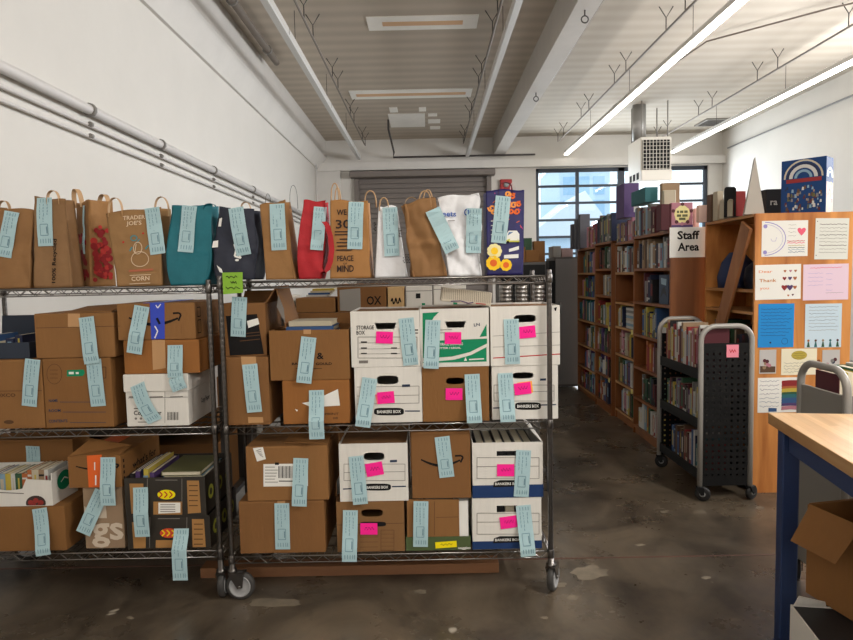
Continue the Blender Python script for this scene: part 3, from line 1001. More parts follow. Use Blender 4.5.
# ---- right cart, bottom shelf
zb0 = ZR[0]
b = Box('carton', 'plain brown carton on the bottom shelf behind the large wheel', (239.5, 325, 501), zb0, dep=.40)
b.carton(CARD[3], tape=True); b.tag((282, 503), (283, 549)); z = b.zt
b = Box('carton', 'brown carton with a white shipping label, on the bottom shelf', (246.5, 328, 446), z, dep=.40)
b.carton(CARD[0], flaps=None, tape=False)
k = Ink(b); k.p([(263.5, 464), (308, 463.5), (308, 486), (263.5, 486.5)], PAPER); k.p([(253, 448), (263, 447), (266, 459), (257, 461.5)], PAPER)
for j in range(12):
    k.l(279 + j * 1.2, 466, 279 + j * 1.2, 478, .4 + .5 * (j % 3 == 0), BLACKINK, dy=.0006)
for j in range(6):
    k.l(265, 467 + j * 3, 275 + (j * 7) % 4, 467 + j * 3, .7, GREYINK, dy=.0006)
k.l(275, 463.6, 279, 463.6, 2.5, BLACKINK, dy=.0006); k.l(279, 481, 293, 481, 1, BLACKINK, dy=.0006)
for j in range(5):
    k.l(256 + j, 451 + j, 261 + j * .6, 449 + j * 2, .6, GREYINK, dy=.0006)
k.done('shipping_label'); b.tag((301, 458), (300, 505))
q = MB(); q.slab([(-.02, .05, b.h + .001), (b.w / 2, .02, b.h + .001), (b.w / 2, .2, b.h + .02), (.0, .2, b.h + .03)], (0, 0, .004), CARD[0]); q.build('lifted_flap', b.o)
b = Box('file_box', 'brown file box under the white one on the bottom shelf', (337, 404.5, 501.5), zb0, dep=.38)
b.filebox(CARD[4], (372, 513, 11, 4, 'oval'))
k = Ink(b); k.oval(373, 524, 13, 2.4, BLACKINK, .5); k.l(337.5, 525, 360, 524, .5, BROWNINK); k.l(386, 523.5, 404, 523, .5, BROWNINK)
for j in range(4):
    k.l(360, 532 + j * 5, 378, 531.8 + j * 5, .4, BROWNINK)
k.rect(381, 530, 394, 553, .4, BROWNINK)
for j in range(5):
    k.l(381, 534 + j * 4, 394, 534 + j * 4, .3, BROWNINK)
k.done(); b.sticky(369, 528.5, 17.5, 12, R(-1), y=-.004); b.tag((350.5, 510), (350.5, 558), out=.02); z = b.zt
b = Box('file_box', 'white file box with a pink note, stacked on the brown one', (339.5, 408, 443.5), z, dep=.38)
b.filebox(WHITEB, (374, 456.5, 10.5, 4.2, 'oval'))
k = Ink(b); k.oval(377.5, 487, 13.5, 3.5, BLACKINK, .5); k.t('BANKERS BOX', 377.5, 488.5, 2.8, PAPER, 22, 'c', dy=.0006); k.l(343, 489, 363, 488, 1.2, INK); k.l(392, 486.5, 406, 486.2, 1.2, INK); k.rect(344, 464, 405, 480.5, .5, GREYINK); k.l(344, 472.5, 405, 471.5, .5, GREYINK); k.p([(390, 460), (397, 459.7), (397, 462), (390, 462.3)], INK); k.done()
b.sticky(374.5, 469, 17.5, 13.5, R(9)); b.tag((356, 456), (361, 503))
b = Box('produce_tray', 'green-based open tray with cardboard front, on the bottom wire shelf', (406.5, 471, 537), zb0, dep=.38)
OLIVE = mat('olive_green_print', (78, 92, 58), .65, spec=.2)
b.carton(OLIVE, flaps=[], tape=False)
w = b.w / 2
x0, zlow = b.L(407, 539); x1, ztop = b.L(459, 500)
q = MB(); q.slab([(x0, .008, .01), (x1, .008, .01), (x1, .008, ztop), (x0 + .004, .008, ztop + .004)], (0, .005, 0), CARD[0]); o = q.build('cardboard_insert', b.o)
q = MB(); q.slab([(w - .075, .016, .01), (w - .008, .016, .01), (w - .008, .016, ztop - .01), (w - .075, .016, ztop - .01)], (0, .05, 0), PAPER); q.build('white_folder_stack', b.o)
k = Ink(b, y=-.001); k.l(434, 536, 434, 537, .4, BROWNINK); k.t('veggies', 458, 549, 2.6, PAPER, 13); k.done()
q = MB(); xa, za = b.L(434.5, 502); xb, zb_ = b.L(434.5, 536); q.line(xa, za, xb, zb_, .002, BROWNINK, y=.007); xa, za = b.L(436, 518); xb, zb_ = b.L(458, 517.5); q.line(xa, za, xb, zb_, .002, BROWNINK, y=.007); q.build('crease_lines', b.o, recalc=False)
b.sticky(446, 544.3, 22, 6.5, R(3), YELLOWP); b.tag((421, 501), (420.5, 546.5)); z = b.zb + ztop + .008; bS3 = b
BX = b.X
b = Box('carton', 'brown carton with a black curved arrow on its front', (411.5, 470.5, 432), z, dep=.33, rz=R(-1))
b.carton(CARD[3], tape=False)
k = Ink(b); smile(k, 421, 460, 459, 6.5); k.done('printed_arrow'); b.tag((442, 436.5), (447, 477))
NAVYP = mat('navy_blue_print', (34, 58, 102), .65, spec=.2)
zz = zb0
for i, (xa, xb, yt, hx, hy, band, sx_, sy_, tg) in enumerate(((472.5, 541.5, 498, 507, 509, (541, 552), 508.5, 522, ((523, 505), (527, 552.5))), (472.5, 543, 442.5, 507, 453.5, (485, 497.5), 505.5, 470, ((523.5, 450), (521, 496.5))))):
    b = Box('file_box', 'white and navy file box on the bottom shelf, %s' % ('lower of two' if i == 0 else 'upper one, black folders showing'), (xa, xb, yt), zz, dep=.38)
    b.filebox(WHITEB, (hx, hy, 10.5, 2.6 + (1 - i), 'rect'), top=False)
    w = b.w / 2
    z1_ = b.L(500, band[0])[1]
    q = MB(); q.box(-w - .0012, w + .0012, -.0012, -.0002, .001, z1_, NAVYP); q.box(-w - .0012, -w - .0002, -.0002, b.dep, .001, z1_, NAVYP); q.box(w + .0002, w + .0012, -.0002, b.dep, .001, z1_, NAVYP); o = q.build('navy_band', b.o)
    k = Ink(b, y=-.002); by = band[0] - 2; k.p([(493, by + 4), (494, by - 1), (500, by - 3), (520, by - 3), (523, by), (522, by + 3)], BLACKINK); k.t('BANKERS BOX', 495, by + 2, 2.6, PAPER, 26, dy=.0006); k.rect(477, hy + 4, 539, hy + 25, .5, GREYINK); k.l(477, hy + 13, 539, hy + 12.5, .5, GREYINK); k.done()
    b.sticky(sx_, sy_, 17.5, 12.5, R(-1 if i else 7)); b.tag(*tg, y=-.005)
    zz = b.zt
    if i == 0:
        bS4a = b
    else:
        bS4b = b
        q = MB(); q.slab([(w - .002, .01, b.h), (w - .002, .36, b.h), (w - .05, .35, b.h + .05), (w - .05, .05, b.h + .05)], (-.004, 0, 0), WHITEB); q.build('side_flap', b.o)

# ---- left cart, bottom shelf
zb0 = ZL[0]
b = Box('carton', 'wide brown carton on the bottom shelf under the white produce tray', (-38, 66, 507), zb0, dep=.40)
b.carton(CARD[1], tape=False); b.tag((40, 508), (49, 551.5), y=-.006); zl1 = b.zt; bL1 = b
b = Box('produce_tray', 'white produce tray with a tomato picture, packed with books', (-32, 53, 475), zl1, dep=.21, yf=2.875)
w, h = b.w / 2, b.h
q = MB()
th = .005
xs0, zl = b.L(-2, 485); xs1, _ = b.L(24, 485)
zn = b.L(10, 489)[1]
q.box(-w, w, th, b.dep, 0, th, WHITEB); q.box(-w, w, b.dep - th, b.dep, th, h, WHITEB); q.box(-w, -w + th, th, b.dep - th, th, h, WHITEB); q.box(w - th, w, th, b.dep - th, th, h, WHITEB)
xs0, xs1 = b.L(-4, 485)[0], b.L(22, 485)[0]
prof = [(-w, 0), (w, 0), (w, h - .03), (xs1 + .02, h - .022), (xs1, zn)] + [(xs1 + (xs0 - xs1) * j / 6, zn - .008 * math.sin(PI * j / 6)) for j in range(1, 6)] + [(xs0, zn), (xs0 - .02, h), (-w, h)]
q.prism(prof, 0, th, WHITEB); q.build('tray_body', b.o)
k = Ink(b); TOM = mat('tomato_red', (150, 44, 36), .6)
k.oval(36, 503, 10, 7.5, mat('dark_plate_print', (60, 44, 38), .7)); 
for dx, dy in ((-5, 0), (0, -2), (5, 0), (-2, 3), (4, 3.5)):
    k.oval(36 + dx, 502.5 + dy, 2.8, 2.6, TOM, dy=.0006)
k.l(-10, 492, 24, 493.5, 1, GREYINK); k.done('tomato_print')
q = MB()
q.M = Matrix.Translation((w + .001, 0, 0)) @ Matrix.Rotation(PI / 2, 4, 'Z')
q.disc(.10, h * .62, .045, 0, GRN, 20, 1.3); q.stroke([(.07, h * .6), (.1, h * .7), (.13, h * .6)], .006, PAPER, y=-.001); q.build('green_logo', b.o)
bTray = b
b = Box('carton', 'brown carton at the back of the bottom shelf, behind the produce tray', (-15, 74, 440), zl1, dep=.16, yf=3.10)
b.carton(CARD[1], tape=False); b.tag((33, 446), (33, 474), y=-.004, bend=.006)
b = Box('carton', 'grey brown carton with big pale letters, under the orange-taped carton', (84, 123.5, 487), zb0, dep=.40, yf=2.885)
b.carton(mat('grey_brown_board', (150, 124, 98), .75, var=.08, scale=6), tape=False)
k = Ink(b); PALE = mat('pale_print', (206, 190, 170), .75, spec=.2); k.q.text('gs', *b.L(108, 539), 25 / 223, PALE, 33 / 223, y=-.0012, bold=.022); k.p([(96, 505), (106, 506), (107, 518), (96, 518)], PALE); k.p([(84.5, 506), (87, 508), (87, 516), (84.5, 520)], PALE); k.done('printed_lettering')
b.tag((103, 490.5), (85, 532), y=-.008, out=.01); z = b.zt
b = Box('carton', 'brown carton with orange tape and one raised flap, on the pale-lettered carton', (69, 122, 456), z, dep=.42, yf=2.872)
b.carton(CARD[1], tape=False)
w, h = b.w / 2, b.h
q = MB(); q.slab([(-w + .01, .0, h), (w - .003, .0, h), (w - .003, .12, h + .012), (-w + .06, .10, h + .055)], (0, .0, .004), CARD[1]); q.build('raised_flap', b.o)
k = Ink(b); smile(k, 76, 116, 466, 3.5, w=1.6); k.done('printed_arrow')
k = Ink(b, y=-.0022); k.p([(87, 455.5), (102, 454.5), (102, 488), (89, 488.2)], ORANGETAPE); k.l(95, 462, 95, 470, 1.2, PAPER, dy=.0006); k.l(96, 475, 96, 485, 1.5, PAPER, dy=.0006); k.done('orange_tape')
q = MB(); q.box(-.1, .0, .1, .36, h, h + .0015, ORANGETAPE); q.build('orange_tape', b.o)
q = MB(); q.M = Matrix.Translation((w + .0012, 0, 0)) @ Matrix.Rotation(PI / 2, 4, 'Z')
for j in range(4):
    q.box(.02, .03, -.0005, .0, h * (.2 + .18 * j), h * (.3 + .18 * j), BLACKINK)
q.text("what's for", .24, h * .35, .035, BLACKINK, .26); q.text('dinner', .2, h * .12, .03, BLACKINK, .15); q.build('side_lettering', b.o)
b.tag((108.5, 457), (110.5, 504), y=-.006)
BANANA = mat('black_produce_print', (44, 38, 30), .6, var=.15, scale=8)
FRUIT = mat('green_yellow_fruit_print', (150, 150, 50), .6); PANEL = mat('tan_print_panel', (166, 120, 66), .7)
z = zb0
for i, (xa, xb, yt, tg) in enumerate(((128, 211, 516, ((182, 528), (184, 576))), (125.5, 206, 477.5, ((141, 487), (144.5, 535))))):
    b = Box('produce_crate', 'black printed produce crate with tan text panels, %s' % ('lower of two, hung with a long tag' if i == 0 else 'upper of two, full of picture books'), (xa, xb, yt), z, dep=.40, yf=2.874 if i == 0 else 2.87)
    b.carton(BANANA, flaps=[], tape=False)
    k = Ink(b); y0 = yt
    k.p([(xa + 4, y0 + 6), (xa + 18, y0 + 6), (xa + 18, y0 + 36), (xa + 6, y0 + 36)], PANEL); k.p([(xb - 19, y0 + 3), (xb - 7, y0 + 3), (xb - 5, y0 + 35), (xb - 18, y0 + 36)], PANEL)
    for j in range(5):
        k.l(xb - 17, y0 + 8 + j * 5, xb - 8, y0 + 8 + j * 5, 1, BROWNINK, dy=.0006)
    k.oval(xa + 41, y0 + 17, 9, 4.8, YELLOWP if i else mat('red_orange_print', (206, 70, 36), .6))
    for j in range(3):
        k.s_([(xa + 34 + j * 5, y0 + 14), (xa + 37 + j * 5, y0 + 17), (xa + 34 + j * 5, y0 + 20)], 1.2, REDINK if i else YELLOWP, dy=.0006)
    k.p([(xa + 28, y0 + 24), (xa + 57, y0 + 24), (xa + 57, y0 + 37), (xa + 28, y0 + 37)], PANEL)
    if i:
        k.p([(xa + 33, y0 + 25), (xa + 55, y0 + 25), (xa + 55, y0 + 35), (xa + 33, y0 + 36)], PAPER, dy=.0006)
        for j in range(4):
            k.l(xa + 35, y0 + 27 + j * 2.3, xa + 50, y0 + 27 + j * 2.3, .8, GREYINK, dy=.0012)
    k.l(xa + 22, y0 + 1, xa + 22, y0 + 38, .6, GREYINK); k.l(xb - 24, y0 + 1, xb - 24, y0 + 38, .6, GREYINK)
    k.l(xa + 30, y0 + 2.5, xa + 52, y0 + 2.5, .8, GREYINK)
    k.done()
    q = MB(); q.M = Matrix.Translation((b.w / 2 + .0012, 0, 0)) @ Matrix.Rotation(PI / 2, 4, 'Z')
    for cx in (.07, .2, .32):
        for a0 in range(2):
            q.lathe([(.0, 0)] * 0 or [(.034 - a0 * .018, 0), (.034 - a0 * .018, .0006 + a0 * .0006)], (cx, 0, b.h * .5), (0, -1, 0), FRUIT if a0 == 0 else BANANA, 16)
    q.build('fruit_print', b.o)
    b.tag(*tg, y=-.007, out=.022 if i == 0 else .0)
    z = b.zt
bCr = b
# ---- left cart, middle shelf
zm = ZL[1]
b = Box('carton', 'brown carton at the cart end with a low printed word, under an open book crate', (-34, 43, 360), zm, dep=.4)
b.carton(CARD[0], tape=False)
k = Ink(b); k.t('OXCO', -4, 397, 3.4, BROWNINK, 20); k.l(-30, 391.5, 42, 390.5, .5, BROWNINK); k.oval(9, 422, 5, 2, BROWNINK); k.done()
b.tag((33.5, 359), (30, 406), y=-.006); zl = b.zt
b = Box('book_crate', 'dark open crate of loose books on the brown carton at the cart end', (-40, 31, 343), zl, dep=.30, yf=2.90)
b.carton(mat('dark_blue_board', (34, 44, 60), .6), flaps=[('b', .11, 0)], tape=False); bDark = b
b = Box('carton', 'large brown moving carton with printed name and room lines', (43.8, 112, 358), zm, dep=.40)
b.carton(CARD[1], tape=False)
k = Ink(b)
for y, wd, s_ in ((402, 9, 'NAME'), (412, 12, 'ROOM'), (422.5, 19, 'CONTENTS')):
    k.t(s_, 49, y, 2.8, INK, wd)
    k.l(49 + wd + 2, y, 106, y, .5, INK)
k.p([(67, 370), (84, 369.5), (85, 373), (83, 376), (67, 376.5)], GRN); k.l(69, 373, 74, 373, 2.5, PAPER, dy=.0006); k.l(76, 373, 79, 373, 2, PAPER, dy=.0006)
n = 20
k.s_([(54.5 + 7.5 * math.cos(2 * PI * j / n), 374 + 10 * math.sin(2 * PI * j / n)) for j in range(n + 1)], .5, BROWNINK)
for j in range(3):
    k.l(50, 370 + j * 4, 58, 370 + j * 4, .5, BROWNINK)
k.rect(90, 367, 106, 378, .8, BROWNINK); k.done()
b.tag((94, 359), (99, 406), y=-.005); z = b.zt
b = Box('carton', 'flat brown carton resting on the moving carton with room lines', (35.5, 114.5, 313), z, dep=.38)
b.carton(CARD[0], tape=False)
k = Ink(b); k.p([(68, 313.5), (80, 313.5), (80, 327), (68, 327)], TAPE); k.l(36, 328, 120, 326, .5, BROWNINK); k.done('packing_tape')
q = MB(); q.slab([(-.05, .02, b.h + .001), (b.w / 2 - .02, .03, b.h + .001), (b.w / 2 - .03, .2, b.h + .03), (-.04, .2, b.h + .02)], (0, 0, .003), CARD[0]); q.build('lifted_flap', b.o)
b.tag((86.5, 317), (94, 363))
b = Box('copy_paper_box', 'white copy paper box with a lid, on the middle shelf', (127, 189, 391), zm, dep=.40)
w, h = b.w / 2, b.h
q = MB(); q.box(-w, w, 0, b.dep, 0, h, WHITEB, .002); q.build('box_body', b.o)
zlid = at(158, 374, 2.87).z - b.zb
q = MB(); q.box(-w - .006, w + .006, -.006, b.dep + .006, h - .002, zlid, WHITEB, .003); q.build('lid', b.o)
k = Ink(b); k.t('Copy', 134, 415, 4.4, BLACKINK, 13); k.t('Paper', 149, 415, 4.4, BLACKINK, 13); k.l(134, 408.5, 150, 408.3, .8, BLACKINK); k.l(128, 398, 188, 397, .5, GREYINK); k.l(165, 391, 165, 423, .4, GREYINK)
for a, c in ((129, 140), (150, 163), (170, 183)):
    k.l(a, 397, c, 396.7, 1.2, GREYINK)
for j in range(10):
    k.l(168 + j * 1.1, 412, 168 + j * 1.1, 420, .3 + .4 * (j % 3 == 0), BLACKINK)
for a in (136, 141, 146):
    k.oval(a, 418.5, 1.3, 1.2, GREYINK, n=10)
k.l(138, 422, 148, 422, .8, GREYINK); k.done()
q = MB(); q.M = Matrix.Translation((w + .0012, 0, 0)) @ Matrix.Rotation(PI / 2, 4, 'Z'); q.text('Copy Paper', .22, h * .45, .022, BLACKINK, .12); q.build('side_lettering', b.o)
b.tag((138, 384), (156, 421), y=-.009, bend=-.01); z = b.zb + zlid
b = Box('carton', 'brown carton sandwiched between the copy paper box and the blue-taped carton', (124.5, 200, 340), z, dep=.40)
b.carton(CARD[2], tape=False)
k = Ink(b); k.p([(152, 340), (165, 340), (166, 368), (153, 370)], TAPE); k.done('packing_tape')
b.tag((175.5, 345), (177, 377), y=-.005); b.tag((177, 376), (182, 389), y=-.009, out=.004); z = b.zt
b = Box('carton', 'brown carton with blue tape and a black curved arrow, topmost on its stack', (118, 195.5, 303), z, dep=.40)
b.carton(CARD[0], tape=False)
k = Ink(b); smile(k, 129, 178, 317, 7.5, w=2.4); k.done('printed_arrow')
k = Ink(b, y=-.0022); k.p([(150, 303.2), (164.5, 302.5), (165, 339), (151.5, 339.5)], BLUETAPE); k.s_([(156, 305), (158, 308), (161, 304)], 1, PAPER, dy=.0006); k.s_([(155, 326), (158, 331), (155, 338)], 1.2, PAPER, dy=.0006); k.l(157, 318, 160, 324, 2.4, BLACKINK, dy=.0006); k.done('blue_tape')
q = MB(); q.box(-.035 - .02, .025, .0, b.dep, b.h, b.h + .0015, BLUETAPE); q.build('blue_tape', b.o)
q = MB(); q.M = Matrix.Translation((b.w / 2 + .0012, 0, 0)) @ Matrix.Rotation(PI / 2, 4, 'Z')
q.outline(.03, .07, b.h * .6, b.h * .85, .004, BLACKINK); q.outline(.03, .07, b.h * .15, b.h * .5, .004, BLACKINK); q.build('side_print', b.o)
b.tag((142.5, 306), (136, 353), y=-.006)

# ------------------------------------------------------------------ bags on the top shelves
class Bag(Box):
    def __init__(s, name, label, bl, br, tl, tr, zb, m, yf=2.875, dep=.16, topdep=None, amp=.004, rz=0, gusset=.4, solid=.0022, freq=9, wave=.004, cat='bag', kind='paper'):
        """bl/br: x of the front's lower corners; tl/tr: (x, y) of its upper corners"""
        s.seed = len(bpy.data.objects) * 1.37
        s.amp, s.freq = amp, freq
        s.yf, s.zb = yf, zb + .003
        ymid = 281
        A, Bq = at(bl, ymid, yf), at(br, ymid, yf)
        s.X = (A.x + Bq.x) / 2
        s.dep = dep
        T1, T2 = at(tl[0], tl[1], yf), at(tr[0], tr[1], yf)
        s.x0b, s.x1b = A.x - s.X, Bq.x - s.X
        s.x0t, s.x1t = T1.x - s.X, T2.x - s.X
        s.h0, s.h1 = T1.z - s.zb, T2.z - s.zb
        s.h = max(s.h0, s.h1)
        s.td = topdep if topdep else dep * .6
        s.w = s.x1b - s.x0b
        s.o = thing(name, label, cat, (s.X, yf, s.zb), rz, 'bags on the top shelves')
        q = MB()
        N, NF, NS = 32, 24, 8
        amp = s.amp = amp * 1.9
        rings = []
        for j in range(N + 1):
            t = j / N
            ring = []
            e = min(1, .92 + t * 1.2) if kind != 'soft' else (1 - .10 * (1 - min(1, t * 5)) ** 2)
            def corner(fx, fy):
                xl = s.x0b + (s.x0t - s.x0b) * t
                xr = s.x1b + (s.x1t - s.x1b) * t
                if kind == 'soft':
                    bulge = .012 * math.sin(PI * min(1, t * 1.1))
                    xl -= bulge; xr += bulge
                    cxm = (xl + xr) / 2
                    xl, xr = cxm + (xl - cxm) * e, cxm + (xr - cxm) * e
                x = xl + (xr - xl) * fx
                ztop = s.h0 + (s.h1 - s.h0) * fx
                yA = (dep - s.td) / 2 * t
                y = yA + (dep - (dep - s.td) * t) * fy
                return Vector((x, y, ztop * t + (wave * math.sin(fx * 7 + s.seed) * t if fy in (0, 1) else 0)))
            for k in range(NF):
                f = k / NF
                p = corner(f, 0)
                p.y = s.surf(p.x, p.z)
                ring.append(p)
            for k in range(NS):
                f = k / NS
                p = corner(1, f)
                g = gusset * t * (1 - abs(2 * f - 1)) * s.td
                p.x -= g
                p.x += amp * noise.noise(p * freq + Vector((3, s.seed, 0)))
                ring.append(p)
            for k in range(NF):
                p = corner(1 - k / NF, 1)
                p.y += amp * noise.noise(p * freq + Vector((s.seed, 9, 0)))
                ring.append(p)
            for k in range(NS):
                f = 1 - k / NS
                p = corner(0, f)
                g = gusset * t * (1 - abs(2 * f - 1)) * s.td
                p.x += g
                p.x += amp * noise.noise(p * freq + Vector((7, s.seed, 2)))
                ring.append(p)
            rings.append([q.v(p) for p in ring])
        i = q.mi(m)
        L = len(rings[0])
        for j in range(N):
            for k in range(L):
                f = q.bm.faces.new((rings[j][k - 1], rings[j][k], rings[j + 1][k], rings[j + 1][k - 1]))
                f.material_index = i
                f.smooth = True
        q.bm.faces.new(rings[0]).material_index = i
        s.body = q.build('bag_body', s.o, solid=solid)

    def surf(s, x, z):
        t = max(0, min(1, z / s.h))
        fine = s.amp * .35 * noise.noise(Vector((x * s.freq * 3.2, 4, z * s.freq * 2.4 + s.seed)))
        return (s.dep - s.td) / 2 * t + s.amp * (1 - 2.2 * abs(noise.noise(Vector((x * s.freq * .8 + z * 2, s.seed, z * s.freq * .6))))) + s.amp * .5 * noise.noise(Vector((x * s.freq, s.seed, z * s.freq))) - .35 * s.amp * math.exp(-((t - .42) / .03) ** 2) + fine

    def fn(s, off=.004):
        return lambda x, z: s.surf(x, z) - off

    def handle(s, px0, px1, ytop, front=True, r=.0035, m=None, flat=False, lean=0):
        x0, z0 = s.L(px0, 205); x1, _ = s.L(px1, 205)
        _, zt = s.L((px0 + px1) / 2, ytop)
        zb = min(s.h0, s.h1) - .02
        y = (s.dep - s.td) / 2 + (.006 if front else s.td - .006)
        pts = []
        for k in range(15):
            a = PI * k / 14
            u = (1 - math.cos(a)) / 2
            hgt = math.sin(a) ** .6
            pts.append((x0 + (x1 - x0) * u, y + lean * hgt, zb + (zt - zb) * hgt))
        q = MB()
        if flat:
            for k in range(14):
                p, n = Vector(pts[k]), Vector(pts[k + 1])
                d = Vector((0, .022, 0))
                q.slab([p - d / 2, n - d / 2, n + d / 2, p + d / 2], (0, 0, .002), m)
        else:
            q.tube(pts, r, m, 6)
        return q.build('handle', s.o)

    def btag(s, p0, p1, **kw):
        o = s.tag(p0, p1, **kw)
        for v in o.data.vertices:
            t = v.co.z
            v.co.y += s.surf(v.co.x, min(v.co.z, s.h)) - .001
        return o

ZTL, ZTR = ZL[2], ZR[2]
KH = mat('kraft_handle', (186, 150, 110), .7, var=.1)
b = Bag('paper_bag', 'plain brown paper bag at the pipe-wall end of the row, before the tall one', -14, 28, (-14, 206), (29, 209), ZTL, KRAFT[1], dep=.17)
b.btag((8, 211), (2.5, 257)); b.handle(-8, 4, 200, m=KH, flat=True)
b = Bag('paper_bag', 'tall brown paper bag printed with recycled wording up its front', 33, 71, (30.5, 196), (63, 199), ZTL, KRAFT[3], dep=.115, amp=.003)
k = Ink(b, fn=b.fn()); k.t('100% Recycled', 55, 283, 3.6, BLACKINK, 44, rot=PI / 2 - .06, align='l'); k.done('printed_lettering')
b.btag((41, 197), (44.5, 246)); b.handle(44, 56, 190, m=KH, flat=True)
b = Bag('paper_bag', 'brown paper bag covered in red berry prints, turned corner first', 69, 97, (70, 203), (98, 201), ZTL, KRAFT[0], dep=.12, topdep=.11, yf=3.02, rz=R(-38), amp=.003, gusset=.1)
BER = mat('berry_red_print', (140, 34, 36), .7, spec=.2); BER2 = mat('bright_berry_print', (176, 52, 46), .7, spec=.2)
rb = random.Random(3)
q = MB()
for k in range(30):
    x = rb.uniform(-.05, .05); z = .02 + abs(rb.gauss(0, .11)); r = rb.uniform(.009, .018)
    if z > .25 or abs(x) + r > .06: continue
    n = 12
    q.poly([(x + r * math.cos(2 * PI * j / n), z + r * math.sin(2 * PI * j / n)) for j in range(n)], BER if k % 3 else BER2, fn=b.fn(.003 + k * .00008))
q.build('berry_print', b.o, recalc=False)
q = MB()
for k in range(70):
    u = rb.uniform(.02, b.dep - .02); z = .03 + abs(rb.gauss(0, .13)); r = rb.uniform(.008, .017)
    if z > .29: continue
    n = 12; x = b.x1b + (b.x1t - b.x1b) * z / b.h
    g = .1 * (z / b.h) * (1 - abs(2 * u / b.dep - 1)) * b.td
    q.face([(x - g + .006 + k * .00008, u + r * math.cos(2 * PI * j / n), z + r * math.sin(2 * PI * j / n)) for j in range(n)], BER if k % 3 else BER2)
q.build('berry_print', b.o, recalc=False)
b.handle(66, 82, 189, m=KH, flat=True, lean=-.01); b.handle(73, 92, 193, front=False, m=KH, flat=True)
b.btag((88, 206), (89, 254), y=-.006, narrow=.25)
b = Bag('paper_bag', 'wide brown paper bag with a squash drawing and pale shop lettering', 117, 160, (101.5, 212), (158.5, 206), ZTL, KRAFT[2], dep=.17, amp=.004, yf=2.872)
PALEINK = mat('pale_print_on_kraft', (220, 196, 166), .75, spec=.2)
k = Ink(b, fn=b.fn()); k.t("TRADER", 120, 219.5, 4, PALEINK, 22, rot=.04); k.t("JOE'S", 124, 225, 4, PALEINK, 15, rot=.04)
def circ(cx, cy, rx, ry, n=22):
    return [(cx + rx * math.cos(2 * PI * j / n), cy + ry * math.sin(2 * PI * j / n)) for j in range(n + 1)]
k.s_([(135, 244), (134, 253)], .7, PALEINK); k.s_(circ(139, 259, 8.5, 7.5), .7, PALEINK); k.s_(circ(136.5, 248, 4, 6), .7, PALEINK)
TEAL = mat('teal_print', (70, 140, 150), .7, spec=.2)
k.s_(circ(132.5, 238, 3, 2.5), 1.1, TEAL); k.l(135, 243, 138, 239, 1, TEAL); k.l(144, 249, 147, 245, 1.4, TEAL); k.l(129, 251, 131, 247, 1.4, TEAL); k.oval(122, 242, 1, 1, REDINK, n=8); k.oval(141, 233, 1, 1, REDINK, n=8)
k.l(128, 271, 152, 269.5, 2, mat('rust_print', (176, 96, 66), .7)); k.t('CORN', 131, 281, 4.2, PALEINK, 18, rot=.03); k.l(129, 275.5, 150, 274.5, .6, PALEINK); k.l(129, 284, 150, 283, .6, PALEINK); k.done('printed_drawing')
b.btag((149, 207), (157, 254)); b.handle(104, 118, 197, m=KH, flat=True); b.handle(151, 165, 196, m=KH, flat=True)
TEALF = mat('teal_fabric', (18, 104, 116), .7, var=.12, scale=9, bump=.3, bscale=18)
b = Bag('tote_bag', 'teal fabric tote bag standing beside the navy bag', 168, 207, (168, 205), (209, 204), ZTL, TEALF, dep=.17, amp=.005, kind='soft', gusset=.25, freq=7)
b.btag((187, 205), (184.5, 252)); b.handle(201, 213, 203, m=TEALF, flat=True); b.handle(170, 205, 203, front=False, m=TEALF, flat=True)
NAVYF = mat('navy_fabric', (32, 36, 52), .65, var=.2, scale=9, bump=.4, bscale=16)
b = Bag('tote_bag', 'navy blue bag with white patches on its edge, over the cart posts', 214, 256, (216, 206), (253, 209), ZTR + .003, NAVYF, yf=2.872, dep=.17, amp=.007, kind='soft', gusset=.3, freq=8)
k = Ink(b, fn=b.fn(.006))
for cc_ in ([(217, 218), (220, 217), (219, 226), (216, 226)], [(211.5, 241), (216.5, 240), (217, 247), (211, 247.5)], [(216, 265), (221, 269), (222.5, 273), (219, 272)]):
    k = Ink(b, fn=b.fn(.006)); k.p(cc_, PAPER); k.done('white_patch')
k = Ink(b, fn=b.fn(.006))
k.s_([(233, 244), (235, 250), (233.5, 256), (240, 258), (236, 252)], 1.8, PAPER); k.oval(236, 260, 2, 1.2, PAPER, n=8); k.done('white_print')
b.btag((234, 207), (243, 255), y=-.006); b.handle(232, 243, 199, front=False, m=KH, flat=True)
b = Bag('paper_bag', 'plain brown paper bag between the navy bag and the red bag', 266, 295, (258, 204), (284, 199), ZTR, KRAFT[0], dep=.17, amp=.003)
b.btag((275.5, 203), (278.5, 250)); b.handle(288, 296, 184, m=GREYMD, r=.0012, front=True); b.handle(258, 264, 190, m=GREYMD, r=.0012, front=False)
REDF = mat('red_fabric', (176, 22, 34), .7, var=.15, scale=9, bump=.35, bscale=18)
b = Bag('tote_bag', 'red fabric bag slumped beside the plain paper bag, its strap hanging down', 298, 321, (302, 199), (324, 200), ZTR, REDF, dep=.16, amp=.007, kind='soft', gusset=.15, freq=8, yf=2.90)
b.btag((319, 206), (316.5, 250), y=-.006, narrow=.85, out=.006)
q = MB()
pts = [b.L(x, y) for x, y in ((325, 222), (328, 226), (331, 236), (332.5, 250), (331, 262), (328, 270), (324, 273), (320, 268))]
for (xa, za), (xc, zc) in zip(pts, pts[1:]):
    q.slab([(xa - .012, -.022, za), (xa + .012, -.022, za), (xc + .012, -.022, zc), (xc - .012, -.022, zc)], (0, .003, 0), REDF)
o = q.build('strap', b.o)
b = Bag('paper_bag', 'kraft paper bag printed with large dark words and a number', 330, 371, (329, 199.5), (367, 200), ZTR, mat('gold_kraft', (164, 114, 58), .65, var=.08, bump=.2, bscale=22), dep=.17, amp=.0025, yf=2.895)
DK = mat('dark_brown_print', (56, 44, 40), .75, spec=.2)
